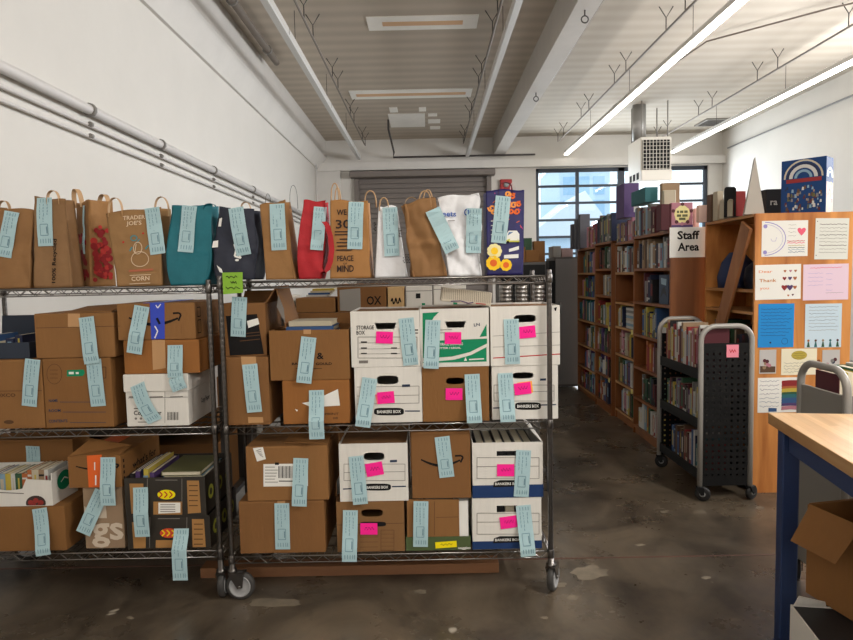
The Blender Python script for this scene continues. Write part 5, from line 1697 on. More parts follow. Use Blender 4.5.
for k in range(len(outp) - 1):
    for yy in (0, .003):
        q.face([(outp[k][0], yy, outp[k][1]), (outp[k + 1][0], yy, outp[k + 1][1]), (inn[k + 1][0], yy, inn[k + 1][1]), (inn[k][0], yy, inn[k][1])], BLACKM)
    q.face([(inn[k][0], 0, inn[k][1]), (inn[k + 1][0], 0, inn[k + 1][1]), (inn[k + 1][0], .003, inn[k + 1][1]), (inn[k][0], .003, inn[k][1])], BLACKM)
    q.face([(outp[k][0], 0, outp[k][1]), (outp[k + 1][0], 0, outp[k + 1][1]), (outp[k + 1][0], .003, outp[k + 1][1]), (outp[k][0], .003, outp[k][1])], BLACKM)
q.build('upright_plate', t); q = MB(); q.box(-w, w, -.08, .003, 0, .0015, BLACKM); q.build('foot_plate', t)
blk('binder', 'cream book seen through the arch of the black bookend', 'book', 726, 733, 199, 4.46, .1, zt, BMAT['cream'])
blk('binder', 'red binder between the black bookend and the triangular card', 'binder', 735, 746, 191, 4.47, .12, zt, BMAT['red'])
blk('small_box', 'small pale pink box at the far corner of the bookcase tops, the shorter one', 'box', 694.5, 699.5, 208, 4.98, .06, z0, mat('pale_pink_card', (226, 190, 176), .6))
blk('small_box', 'small pale pink box beside the dark brown binder', 'box', 699, 709, 205, 4.80, .05, zt, MATS['pale_pink_card'])

# ---- papers taped to the end panel
YP = PY0 - .003
def sheet(name, label, px0, py0, px1, py1, m, draw, rot=0, cat='drawing'):
    A, Bq = at(px0, py0, YP), at(px1, py1, YP)
    w, h = (Bq.x - A.x) / 2, (A.z - Bq.z) / 2
    t = thing(name, label, cat, ((A.x + Bq.x) / 2, YP, (A.z + Bq.z) / 2), 0, 'papers taped to the plywood panel')
    t.rotation_euler = (0, rot, 0)
    q = MB(); q.box(-w, w, 0, .0012, -h, h, m); q.build('mounted_sheet', t)
    q = MB()
    if draw:
        draw(q, w, h)
        q.build('drawing_marks', t, recalc=False)
def scr(q, x0, x1, z, m, w=.0016, amp=.003, y=-.0006, seed=1):
    r = random.Random(seed)
    x = x0
    pts = []
    while x < x1:
        pts.append((x, z + r.uniform(-amp, amp))); x += .007
    q.stroke(pts, w, m, y)
def heart(q, x, z, s, m):
    q.poly([(x + s * .9 * math.sin(a) ** 3, z + s * (.8 * math.cos(a) - .32 * math.cos(2 * a) - .12 * math.cos(3 * a))) for a in [2 * PI * k / 20 for k in range(20)]], m, y=-.0008)
LILAC = mat('lilac_crayon', (150, 140, 200), .7); 
def dr1(q, w, h):
    q.stroke([(-w + .02 + w * .9 * math.sin(a), h * .92 * math.cos(a)) for a in [PI * k / 16 for k in range(17)]], .005, LILAC, -.0006)
    q.stroke([(-w + .02 + w * .78 * math.sin(a), h * .8 * math.cos(a)) for a in [PI * k / 16 for k in range(17)]], .002, LILAC, -.0006)
    for z in (.7, -.75):
        q.disc(-w * .85, h * z, .013, -.0006, LILAC)
    q.stroke([(-w * .6, 0), (-w * .55, -.015), (-w * .4, -.015), (-w * .35, .01)], .002, LILAC, -.0006)
    heart(q, w * .72, h * .4, .03, mat('pink_crayon', (226, 90, 116), .7))
    for k in range(4):
        scr(q, w * .15, w * .5, h * (.75 - .2 * k), GREYINK, seed=k)
    for k, c in enumerate(('red_ink', 'pink_crayon')):
        scr(q, w * .1, w * .9, -h * (.15 + .1 * k), MATS[c], .004, seed=k)
    for k, c in enumerate(('yellow', 'green', 'light blue', 'blue')):
        scr(q, w * .15, w * .9, -h * (.4 + .12 * k), BMAT[c], .003, seed=k)
sheet('childrens_drawing', 'drawing with a lilac face, red heart and rainbow lines, top of the plywood panel', 762, 221, 807.5, 256, PAPER, dr1)
def dr2(q, w, h):
    for k in range(9):
        scr(q, -w * .75, w * .9, h * (.7 - .17 * k), GREYINK, .002 if k % 3 else .004, seed=k)
    for z in (.85, .05, -.8):
        q.disc(-w * .9, h * z, .003, -.0006, BLACKINK)
sheet('letter', 'lined white letter in pencil at the top outer corner of the plywood panel', 815.5, 218.5, 848, 259, mat('lined_paper', (220, 220, 212), .7), dr2, R(1), 'letter')
def dr3(q, w, h):
    q.text('Dear', -w * .55, h * .55, .016, mat('peach_crayon', (226, 150, 110), .7), w * .6, y=-.0006)
    q.text('Thank', -w * .45, h * .02, .02, mat('ochre_crayon', (196, 130, 70), .7), w * .75, y=-.0006); q.text('you', -w * .6, -h * .4, .016, MATS['peach_crayon'], w * .4, y=-.0006)
    for j, (a, c) in enumerate(((.28, 'red'), (.52, 'purple'), (.74, 'orange'))):
        heart(q, w * a, h * .2, .014, BMAT[c])
        heart(q, w * a, -h * .32, .022 if j < 2 else .014, BMAT[c])
        heart(q, w * (a + .02), h * .62, .010, BMAT['orange' if j != 1 else 'pink'])
    heart(q, w * .45, -h * .78, .008, BMAT['orange']); heart(q, w * .65, -h * .75, .008, BMAT['maroon'])
sheet('thank_you_card', 'white thank you card with rows of coloured hearts', 755.5, 265, 800.5, 299, PAPER, dr3, R(-.5), 'card')
def dr4(q, w, h):
    scr(q, -w * .7, w * .7, h * .8, MATS['pink_crayon'], .003, seed=3)
    for k in range(4):
        scr(q, -w * .8, -w * .1, h * (.5 - .22 * k), LILAC, .0015, seed=k); scr(q, 0, w * .3, h * (.45 - .3 * k), LILAC, .0015, seed=k + 5)
    scr(q, 0, w * .8, -h * .6, GREYINK, .0015, seed=9)
sheet('letter', 'pale pink letter beside the card of hearts', 803.5, 264.5, 848, 299.5, mat('pale_pink_paper', (226, 200, 216), .7), dr4, R(-.3), 'letter')
def dr5(q, w, h):
    for k in range(9):
        scr(q, -w * .85, w * (.9 - .15 * (k % 3)), h * (.75 - .15 * k), BMAT['navy'], .002, seed=k)
    q.disc(-w * .3, -h * .78, .006, -.0006, BMAT['navy']); q.stroke([(w * .5 + .02 * math.cos(a), -h * .72 + .02 * math.sin(a)) for a in [k * .7 for k in range(12)]], .002, BMAT['navy'], -.0006)
sheet('letter', 'bright blue letter with dark handwriting on the plywood panel', 758.5, 304, 793.5, 347, mat('bright_blue_paper', (40, 136, 206), .65, spec=.2), dr5, R(.3), 'letter')
def dr6(q, w, h):
    for k in range(8):
        scr(q, -w * .8, w * (.85 - .1 * (k % 3)), h * (.85 - .15 * k), GREYINK if k % 2 else INK, .0018, seed=k)
    for k, c in enumerate(('orange', 'brown', 'tan', 'teal', 'maroon')):
        x = -w * .8 + k * w * .4
        q.disc(x, -h * .68, .008, -.0007, BMAT[c], 10); q.poly([(x - .01, -h * .98), (x + .01, -h * .98), (x + .004, -h * .74), (x - .004, -h * .74)], BMAT['teal' if k % 2 else 'green'], y=-.0006)
sheet('letter', 'pale blue letter with a row of little drawn figures along its foot', 805.5, 304, 841, 347, mat('ice_blue_paper', (196, 214, 226), .7), dr6, 0, 'letter')
def ph(s):
    def f(q, w, h):
        q.poly([(-w * .9, -h * .9), (w * .9, -h * .9), (w * .9, -h * .4), (-w * .9, -h * .35)], BMAT['brown'], y=-.0006)
        r = random.Random(s)
        for k in range(6):
            x, z = r.uniform(-.5, .5) * w, r.uniform(-.5, .2) * h
            q.disc(x, z, w * .22, -.0007 - k * .00005, BMAT[r.choice(['maroon', 'pink', 'navy', 'tan', 'grey', 'black'])], 10)
    return f
GP = mat('photo_grey', (190, 186, 184), .35)
sheet('photo_print', 'small photo print taped below the bright blue letter', 759.5, 350, 776, 373.5, GP, ph(1), 0, 'photo')
sheet('photo_print', 'small photo print taped below the pale blue letter', 822.5, 350, 839.5, 373, GP, ph(2), 0, 'photo')
def dr7(q, w, h):
    q.poly([(.9 * w * .5 * math.cos(a) , h * .5 + h * .35 * math.sin(a)) for a in [2 * PI * k / 14 for k in range(14)]], BMAT['yellow'], y=-.0006)
    for k in range(3):
        scr(q, -w * .35, w * .35, h * (.65 - .18 * k), BMAT['olive'], .0018, y=-.001, seed=k)
    for k in range(4):
        scr(q, -w * .85, w * .5, -h * (.1 + .22 * k), GREYINK, .0018, .006, seed=k)
sheet('card', 'cream card with a yellow blot, between the two photo prints', 781.5, 349, 816.5, 374.5, mat('cream_paper', (230, 222, 196), .7), dr7, 0, 'card')
def dr8(q, w, h):
    cols = [('red', .75), ('red', .58), ('orange', .42), ('yellow', .26), ('green', .08), ('teal', -.08), ('blue', -.25), ('blue', -.38), ('purple', -.55), ('pink', -.75)]
    for k, (c, z) in enumerate(cols):
        e = .085 + .03 * (k % 2)
        q.poly([(w * .08, h * (z - e)), (w * .5, h * (z - e * .7)), (w * .97, h * (z - e * 1.1)), (w * .95, h * (z + e)), (w * .5, h * (z + e * 1.1)), (w * .1, h * (z + e * .8))], BMAT[c], y=-.0006 - .0001 * k)
    for k in range(7):
        scr(q, -w * .92, w * .0, h * (.8 - .24 * k), BMAT['purple'] if k < 4 else BMAT['blue'], .002, .006, seed=k)
    q.poly([(-w * .5, -h * .95), (-w * .12, -h * .95), (-w * .12, -h * .75), (-w * .5, -h * .72)], BMAT['blue'], y=-.0007)
sheet('childrens_drawing', 'drawing with thick rainbow scribble beside handwriting, lowest on the plywood panel', 758, 378, 801, 412, PAPER, dr8)

# ------------------------------------------------------------------ book trucks
def book_truck(label, x0, x1, y0, y1, top, pan, m_tube, m_pan, perf, zsh, note=None):
    t = thing('book_truck', label, 'book cart', ((x0 + x1) / 2, y0, 0), 0, 'book trucks')
    w, L = (x1 - x0) / 2, y1 - y0
    r = .0165
    for y in (0, L):
        pts = [(-w, y, .09)]
        rc = .09
        pts += [(-w, y, top - rc - .2)]
        pts += [(-w + rc - rc * math.cos(PI / 2 * k / 6), y, top - rc + rc * math.sin(PI / 2 * k / 6)) for k in range(7)]
        pts += [(w - rc + rc * math.sin(PI / 2 * k / 6), y, top - rc + rc * math.cos(PI / 2 * k / 6)) for k in range(7)]
        pts += [(w, y, top - rc - .2), (w, y, .09)]
        q = MB(); q.tube(pts, r, m_tube, 12); q.build('hoop_frame', t)
        q = MB()
        pz0, pz1 = .095, pan
        if perf:
            nx, nz = 15, 47
            xs = [-w + .012 + (2 * w - .024) * (k + (.18 if k % 2 else -.18) * (0 < k < nx)) / nx for k in range(nx + 1)]
            zz = [pz0 + (pz1 - pz0) * (k + (.18 if k % 2 else -.18) * (0 < k < nz)) / nz for k in range(nz + 1)]
            vv = [[q.v((x, y, z)) for x in xs] for z in zz]
            im = q.mi(m_pan)
            for a in range(nz):
                for b_ in range(nx):
                    if a % 2 == 1 and b_ % 2 == 1 and 1 < a < nz - 2:
                        continue
                    q.bm.faces.new((vv[a][b_], vv[a][b_ + 1], vv[a + 1][b_ + 1], vv[a + 1][b_])).material_index = im
            o = q.build('perforated_panel', t, solid=.003)
        else:
            q.box(-w + .008, w - .008, y - .006, y + .006, pz0, pz1, m_pan, .003)
            q.build('end_panel', t)
    for z in zsh:
        q = MB()
        q.box(-w + .01, w - .02, .006, L - .006, z - .035, z - .03, m_pan)
        q.box(-w + .0, -w + .012, .014, L - .014, z - .065, z, m_pan, .002)
        q.box(w - .022, w - .012, .014, L - .014, z - .035, z + .10, m_pan)
        q.build('shelf', t)
    for sx in (-1, 1):
        for y in (0, L):
            q = MB()
            q.lathe([(.012, .12), (.012, .095), (.022, .093), (.022, .085)], (sx * w, y, 0), (0, 0, 1), BLACKM, 12)
            for s in (-1, 1):
                q.prism([(-.02, .092), (.03, .092), (.03, .045), (.01, .04)], s * .02 - .002, s * .02 + .002, BLACKM)
            Mz = Matrix.Translation((sx * w, y, 0)) @ Matrix.Rotation(.5 * sx, 4, 'Z')
            for v in q.bm.verts:
                if v.co.z < .0925 and v.co.z < .086 or False:
                    pass
            for v in list(q.bm.verts):
                if abs(v.co.x) < .04 and abs(v.co.y) < .03 and v.co.z <= .0921 and not (abs(v.co.x - sx * w) < .03 and abs(v.co.y - y) < .03):
                    v.co = Mz @ v.co
            c = q.build('caster', t)
            q = MB(); q.M = Mz
            q.lathe([(.012, -.013), (.04, -.014), (.047, -.009), (.047, .009), (.04, .014), (.012, .013)], (.018, 0, .048), (0, 1, 0), mat('black_rubber', (26, 25, 25), .5), 20)
            q.lathe([(.01, -.016), (.018, -.0155), (.018, .0155), (.01, .016)], (.018, 0, .048), (0, 1, 0), HUB, 12)
            q.build('wheel', c)
    return t
TUBE = mat('grey_enamel_tube', (158, 154, 148), .38, metal=.1)
TX0, TX1 = at(700.5, 400, 4.0).x, at(751, 400, 4.0).x
trk = book_truck('black perforated book truck with grey hoops, parked by the plywood panel', TX0, TX1, 4.0, 4.72, at(728, 326, 4.0).z, at(728, 343, 4.0).z, TUBE, BLACKM, True, (.19, .52, .84))
p = at(732.5, 351, 4.0)
q = MB(); q.box(-.038, .038, -.003, -.001, -.04, .04, mat('pink_note', (236, 140, 158), .7)); q.stroke([(-.02, .01), (-.012, -.01), (-.004, .01), (.004, -.01), (.012, .01), (.02, -.008)], .004, REDINK, -.0036)
o = q.build('sticky_note', trk, recalc=False); o.location = (p.x - trk.location.x, -.0, p.z); o['label'] = 'pink sticky note on the end panel'
def leaning(n, xw, y_near, y_far, z, hmin, hmax, colors, where, group, depth=.17):
    y = y_near
    a = 0
    for i in range(n):
        t = RB.uniform(.012, .034)
        h = RB.uniform(hmin, hmax)
        if y + t > y_far - .02:
            break
        c = RB.choice(colors)
        book((xw, y + t, z), (t - .001, depth, h), (0, 0, -PI / 2), c, '%s book, %s from the near end, %s' % (c, ORD[i], where), group)
        y += t + .0006
TPX = TX0 + .022
leaning(26, TPX, 4.03, 4.69, .811, .24, .31, ['red', 'white', 'cream', 'red', 'pink', 'white', 'black', 'maroon', 'tan', 'yellow'], 'top shelf of the black truck', 'books on the black truck')
leaning(24, TPX, 4.03, 4.66, .491, .17, .25, ['grey', 'yellow', 'white', 'purple', 'black', 'maroon', 'grey', 'green'], 'middle shelf of the black truck', 'books on the black truck')
leaning(22, TPX, 4.03, 4.56, .161, .17, .26, ['blue', 'navy', 'red', 'white', 'maroon', 'brown', 'teal'], 'bottom shelf of the black truck', 'books on the black truck')
GXE = at(800, 400, 2.97).x
g = book_truck('grey book truck with solid end panels behind the workbench', -.165, .165, 0, .72, at(815, 363, 2.9).z, at(806, 384, 2.94).z, mat('grey_hoop_paint', (140, 136, 130), .4), GREYM, False, (.165, .49, .83))
g.location = (GXE, 2.80, 0); g.rotation_euler = (0, 0, -PI / 2)
x = GXE + .05
for i, c in enumerate(['maroon', 'yellow', 'green', 'white', 'red', 'pink', 'white', 'navy', 'red', 'white', 'green', 'tan']):
    th = .034 + .012 * (i % 3)
    h = .20 + .03 * ((i * 5) % 4) / 3
    book((x + th, 2.94, .801), (th - .002, .17, h), (0, 0, PI), c, '%s book, %s from the end panel on top of the grey truck' % (c, ORD[i]), 'books on the grey truck')
    x += th

# ------------------------------------------------------------------ workbench
c0 = at(768, 412.5, 2.36)
BT = .90
d_ = ray(768, 412.5); tt = (BT - H) / d_.z
c0 = Vector((0, 0, H)) + d_ * tt
t = thing('workbench', 'workbench with a pale butcher block top and dark blue steel legs', 'workbench', (c0.x, c0.y, 0), R(-9.6))
def butcher():
    m = stripes('butcher_block', (196, 152, 104), (226, 190, 142), 12, .38, 'Y')
    nt = m.node_tree
    tc = [n for n in nt.nodes if n.type == 'TEX_COORD'][0]
    br = nt.nodes.new('ShaderNodeTexBrick')
    br.inputs['Scale'].default_value = 1
    br.inputs['Brick Width'].default_value = .42
    br.inputs['Row Height'].default_value = .034
    br.inputs['Mortar Size'].default_value = .0006
    br.inputs['Color1'].default_value = (1, 1, 1, 1); br.inputs['Color2'].default_value = (.78, .76, .73, 1); br.inputs['Mortar'].default_value = (.6, .5, .4, 1)
    mp = nt.nodes.new('ShaderNodeMapping'); mp.inputs['Rotation'].default_value = (0, 0, PI / 2)
    nt.links.new(tc.outputs['Object'], mp.inputs[0]); nt.links.new(mp.outputs[0], br.inputs['Vector'])
    x = nt.nodes.new('ShaderNodeMix'); x.data_type = 'RGBA'; x.blend_type = 'MULTIPLY'; x.inputs[0].default_value = .8
    p = nt.nodes['Principled BSDF']
    src = p.inputs['Base Color'].links[0].from_socket
    nt.links.new(src, x.inputs[6]); nt.links.new(br.outputs[0], x.inputs[7]); nt.links.new(x.outputs[2], p.inputs['Base Color'])
    return m
BLUES = mat('dark_blue_steel', (36, 56, 98), .45)
q = MB(); q.box(0, .76, -1.5, 0, BT - .044, BT, butcher(), .003, 2); q.build('bench_top', t)
LT = BT - .046
for x, y in ((.042, -.10), (.70, -.10), (.042, -1.40), (.70, -1.40)):
    q = MB(); q.box(x - .03, x + .03, y - .03, y + .03, .0, LT, BLUES, .004)
    q.box(x - .033, x + .033, y - .033, y + .033, 0, .008, BLUES); q.build('leg', t)
for a in (((.027, .057), (-1.36, -.14)), ((.685, .715), (-1.36, -.14))):
    q = MB(); q.box(*a[0], *a[1], LT - .075, LT, BLUES, .002); q.build('side_rail', t)
for a in (((.075, .66), (-.115, -.085)), ((.075, .66), (-1.415, -1.385))):
    q = MB(); q.box(*a[0], *a[1], LT - .075, LT, BLUES, .002); q.build('end_rail', t)

# boxes under the bench
def under(name, label, x, y, rz, wx, ly, z, h, m, opened):
    t = thing(name, label, 'box', (x, y, z), rz)
    q = MB(); th = .005
    if opened:
        q.box(0, wx, 0, ly, 0, th, m); q.box(0, th, 0, ly, th, h, m); q.box(wx - th, wx, 0, ly, th, h, m); q.box(th, wx - th, 0, th, th, h, m); q.box(th, wx - th, ly - th, ly, th, h, m)
    else:
        q.box(0, wx, 0, ly, 0, h, m, .003)
    q.build('box_body', t)
    return t
t = under('file_box', 'white file box of black folders carrying the open brown carton, under the workbench', 1.14, 1.72, R(-9.6), .42, .38, .001, .335, WHITEB, True)
q = MB(); q.box(.006, .413, .006, .374, .318, .332, mat('black_folder', (30, 30, 32), .5)); q.build('folder_top', t)
q = MB(); q.M = Matrix.Translation((-.0008, 0, 0)) @ Matrix.Rotation(-PI / 2, 4, 'Z')
q.outline(-.36, -.03, .06, .19, .002, GREYINK); q.line(-.36, .12, -.03, .12, .002, GREYINK); q.box(-.24, -.15, -.0005, .0, .235, .265, BLACKINK); q.build('printed_markings', t)
q = MB(); q.slab([(.01, .375, .335), (.11, .375, .335), (.10, .36, .36), (.02, .36, .375)], (0, .004, 0), WHITEB); q.build('flap', t)
t = under('carton', 'open brown carton with one side flap hanging out, under the workbench', 1.345, 1.955, R(12), .34, .22, .338, .315, CARD[1], True)
q = MB(); q.slab([(0, .006, .315), (0, .21, .315), (-.08, .205, .20), (-.08, .02, .20)], (.003, 0, .003), CARD[1]); q.build('flap', t)
q = MB(); q.slab([(.01, .22, .315), (.33, .22, .315), (.32, .245, .20), (.02, .245, .20)], (0, .004, .002), CARD[1]); q.build('flap', t)
for k in range(3):
    book((1.43, 1.995, .3455 + .037 * (k + 1)), (.035, .15, .14), (0, PI / 2, R(12)), ['green', 'blue', 'brown'][k], '%s book lying in the open carton under the workbench, %s from the bottom' % (['green', 'blue', 'brown'][k], ORD[k]), 'books in the carton under the bench', 0)
t = thing('water_bottle', 'clear blue plastic bottle lying on black folders in the open file box', 'bottle', (1.33, 1.83, .366))
q = MB(); q.M = Matrix.Rotation(R(-30), 4, 'Z'); q.lathe([(.01, -.09), (.03, -.085), (.032, .04), (.013, .075), (.013, .09)], (0, 0, .0), (0, 1, 0), mat('clear_blue_plastic', (180, 210, 224), .1), 16); q.build('bottle_body', t)
q = MB(); q.M = Matrix.Rotation(R(-30), 4, 'Z'); q.lathe([(.015, .09), (.015, .108)], (0, 0, 0), (0, 1, 0), BMAT['blue'], 14); q.build('cap', t)

# ------------------------------------------------------------------ grey cabinets behind the cart
A, Bq = at(548, 300, 8.0), at(579, 300, 8.0)
zc = at(562, 257, 7.9).z
t = thing('storage_cabinet', 'tall grey metal cabinet at the end of the bookcase aisle', 'cabinet', (A.x, 8.0, 0))
w = Bq.x - A.x
q = MB(); q.box(.09, w, .02, .6, .03, zc, GREYMD, .003); q.build('cabinet_body', t)
q = MB(); q.box(.10, w - .01, .0, .02, .06, zc - .02, mat('cabinet_door_grey', (126, 122, 120), .5), .003); q.build('door', t)
q = MB(); q.box(0.02, .09, .0, .3, .0, zc - .04, BLACKM, .002); q.build('black_edge_post', t)
q = MB(); q.tube([(.15, -.03, .95), (.15, -.03, 1.1)], .008, CHROME, 8); q.build('handle', t)
t = thing('storage_cabinet', 'low dark cabinet carrying brown cartons, behind the cart post', 'cabinet', (at(500, 300, 7.6).x, 7.6, 0))
w2 = at(546, 300, 7.6).x - at(500, 300, 7.6).x
zc2 = at(540, 262, 7.6).z
q = MB(); q.box(0, w2, 0, .5, 0, zc2, GREYMD, .003); q.build('cabinet_body', t)
for k in range(2):
    q = MB(); q.box(.01 + k * w2 / 2, (k + 1) * w2 / 2 - .01, -.015, 0, .05, zc2 - .03, BLACKM, .002); q.build('door', t)
def pk(label, x0, x1, yt, yb_, y, m, dep=.3):
    zb_ = at((x0 + x1) / 2, yb_, y).z
    return blk('carton', label, 'box', x0, x1, yt, y, dep, zb_, m)
pk('brown carton on the low cabinet, beside the violet bag', 526, 539, 250, 262, 7.62, CARD[1])
blk('carton', 'pale brown carton on the low cabinet, next to the tall grey one', 'box', 534, 545, 241, 7.95, .14, zc2, CARD[0])
blk('carton', 'green carton on top of the low cabinet behind the violet bag', 'box', 524, 532, 238, 8.0, .09, zc2, BMAT['green'])
blk('carton', 'long brown carton at the near edge of the low cabinet, behind the violet bag', 'box', 515, 525.5, 247, 7.62, .25, zc2, CARD[0])
blk('carton', 'grey carton on the tall grey cabinet by the window', 'box', 553, 561, 246, 8.05, .3, zc, GREYM)
blk('carton', 'dusky pink carton on the tall grey cabinet, nearest the bookcases', 'box', 561.5, 573, 248, 8.05, .3, zc, mat('dusky_card', (150, 124, 120), .7))

# ------------------------------------------------------------------ behind the carts
YB2 = 4.25
zsf = [.16, .66, at(400, 311, YB2).z]
t = thing('steel_shelving', 'dark steel shelving of boxes seen through the gap behind the wire cart', 'shelving', (0, YB2 - .02, 0))
X0b, X1b = at(262, 300, YB2).x, at(548, 300, YB2).x
for x in (X0b, X1b):
    for y in (0, .5):
        q = MB(); q.box(x - .018, x + .018, y - .018, y + .018, 0, zsf[-1] + .003, GREYMD); q.build('post', t)
for z in zsf:
    q = MB(); q.box(X0b + .02, X1b - .02, 0, .5, z - .03, z, GREYMD); q.build('shelf', t)
q = MB(); q.box(X0b + .02, X1b - .02, .5, .506, .1, zsf[-1], GREYMD); q.build('back_panel', t)  # panel added to keep light out of the gaps
t = thing('steel_shelving', 'low dark steel shelving of cartons behind the brown carton cart, along the pipe wall', 'shelving', (0, 3.72, 0))  # added out of sight to block side light under the cart
xa_, xb_ = -2.36, -1.2
for x in (xa_ + .02, xb_ - .02):
    for y in (0, .5):
        q = MB(); q.box(x - .018, x + .018, y - .018, y + .018, 0, 1.06, GREYMD); q.build('post', t)
for z in (.14, .6, 1.06):
    q = MB(); q.box(xa_ + .04, xb_ - .04, 0, .5, z - .03, z, GREYMD); q.build('shelf', t)
q = MB(); q.box(xa_ + .04, xb_ - .04, .5, .506, .1, 1.06, GREYMD); q.build('back_panel', t)
for k in range(2):
    for j, z in enumerate((.14, .6)):
        o = MB(); o.box(0, .5, 0, .42, 0, .38 - .03 * k, CARD[3], .003); o = o.build('carton'); o.location = (xa_ + .05 + .53 * k, 3.75, z + .001)
        tag(o, 'brown carton on the low dark shelving, %s shelf, %s the pipe wall' % (('lower', 'upper')[j], ('against', 'away from')[k]), 'box', 'cartons on the low shelving')
zz = zsf[-1]
def bk(name, label, x0, x1, yt, m, dy=0, dep=.3, extra=None, cat='box', rz=0):
    return blk(name, label, cat, x0, x1, yt, YB2 + dy, dep, zz, m, extra, rz, 'boxes behind the wire cart')
def lab1(t, w, d, h):
    q = MB(); q.poly([(-w * .9, h * .05), (-w * .05, h * .02), (-w * .05, h * .85), (-w * .9, h * .8)], mat('grey_label', (150, 146, 140), .6), y=-.001); q.text('OX', w * .5, h * .25, h * .3, BLACKINK, w * .6, y=-.001); q.build('label', t, recalc=False)
bk('carton', 'dark brown carton with a grey label, seen in the gap behind the cart', 337, 386, 284, CARD[3], extra=lab1)
def lab2(t, w, d, h):
    q = MB(); q.stroke([(-w * .6 + w * 1.2 * j / 8, h * .4 + h * .15 * math.sin(j * 2)) for j in range(9)], .008, BLACKINK, -.001); q.build('scribble', t, recalc=False)
bk('small_carton', 'small tan carton with dark handwriting, seen in the gap behind the cart', 387.5, 404, 287, mat('tan_card', (206, 170, 120), .7), extra=lab2, dep=.2)
def lab3(t, w, d, h):
    q = MB(); q.box(-w * .25, w * .1, -.002, 0, h * .5, h * .7, DARKV); q.line(-w, h * .8, w, h * .8, .004, GREYINK, y=-.001); q.box(w * .2, w * .45, -.002, 0, h * .1, h * .3, GRN); q.build('printed_markings', t)
bk('file_box', 'white file box behind the cart, beside the small tan carton', 406, 432, 286, WHITEB, dep=.34, extra=lab3)
bk('file_box', 'white file box behind the cart, half hidden by the striped box', 433.5, 466, 284, WHITEB, dep=.34, extra=lab3, dy=.03)
bk('file_box', 'white file box far along the gap behind the cart, above the plain book carton', 268, 292, 296, WHITEB, dep=.3, extra=lab3)
t = bk('carton', 'open carton with pale books, seen in the gap above the lettered carton', 296, 335, 298, CARD[0], dep=.3)
za = at(315, 298, YB2).z
for k, c in enumerate(['white', 'blue', 'cream', 'yellow']):
    book((at(300, 300, YB2).x + .015 * k, YB2 + .22, za + .0015 + .014 * k + .013), (.013, .18, .15), (0, PI / 2, 0), c, '%s book, %s from the bottom of the pile in the gap behind the cart' % (c, ORD[k]), 'books in the gap behind the cart', 0)
for k in range(3):
    x0 = 500 + k * 16
    A, Bq = at(x0, 300, YB2 + .1), at(x0 + 14, 300, YB2 + .1)
    r = (Bq.x - A.x) / 2
    h = at(x0, 283, YB2 + .1).z - zz
    t = thing('steel_canister', 'ribbed steel canister in the gap behind the cart, %s from the striped box' % ['first', 'second', 'third'][k], 'canister', (A.x + r, YB2 + .1 + r, zz + .001), 0, 'steel canisters behind the cart')
    prof = [(r * .97, 0)]
    for j in range(5):
        prof += [(r * .97, h * (.1 + .16 * j)), (r, h * (.12 + .16 * j)), (r, h * (.16 + .16 * j)), (r * .97, h * (.18 + .16 * j))]
    prof += [(r * .97, h * .92)]
    q = MB(); q.lathe(prof, (0, 0, 0), (0, 0, 1), CHROME, 18); q.build('canister_body', t)
    q = MB(); q.lathe([(r, h * .92), (r, h), (r * .3, h + .004)], (0, 0, 0), (0, 0, 1), CHROMED, 18); q.build('lid', t)
zz = zsf[1]
for k in range(3):  # cartons added to darken the gaps seen through the cart
    bk('carton', ['brown carton on the dark shelving behind the cart, under the white boxes', 'brown carton on the middle dark shelf behind the cart', 'brown carton on the dark shelf by the cart post'][k], 280 + k * 88, 362 + k * 88, 372, CARD[3], dep=.4)
zz = zsf[0]
for k in range(3):  # lower row of cartons, also added to darken the gaps
    bk('carton', ['dark carton on the lowest shelf behind the large wheel', 'dark carton on the lowest shelf behind the bottom file boxes', 'dark carton on the lowest shelf behind the navy file boxes'][k], 280 + k * 88, 362 + k * 88, 440, CARD[3], dep=.4)
# striped box lying on the green and white one
A, Bq = at(440, 308, 3.0), at(491, 308, 3.0)
t = thing('striped_box', 'cream box with fine stripes tilted on top of the green and white box', 'box', ((A.x + Bq.x) / 2, 2.98, bR4.zt + .010), 0)
w, h = (Bq.x - A.x) / 2 * .98, .062
CRB = mat('cream_striped_card', (206, 196, 176), .7)
q = MB(); q.M = Matrix.Rotation(R(7), 4, 'Y')
q.box(-w, w, 0, .2, .0, h, CRB, .002)
q.build('box_body', t)
q = MB(); q.M = Matrix.Rotation(R(7), 4, 'Y')
for k in range(26):
    x = -w + .006 + k * (2 * w - .012) / 25
    q.line(x, h * .2, x - .004, h * .98, .0014, BROWNINK, y=-.0008)
q.stroke([(-w * .6, h * .06), (-w * .2, h * .16), (w * .1, h * .05), (w * .3, h * .14)], .005, BMAT['purple'], -.0012); q.line(w * .4, h * .1, w * .8, h * .1, .004, REDINK, y=-.0012)
q.build('printed_stripes', t, recalc=False)
t.location.z = bR4.zt + .002 + w * math.sin(R(7))
# wooden plank on the floor under the carts
A, Bq = at(200, 568, 3.06), at(499, 566, 3.06)
q = MB(); q.box(A.x, Bq.x, 3.06, 3.15, .0, .05, DARKPLANK, .002); tag(q.build('wooden_plank'), 'long brown wooden plank lying on the floor under the wire carts', 'plank')

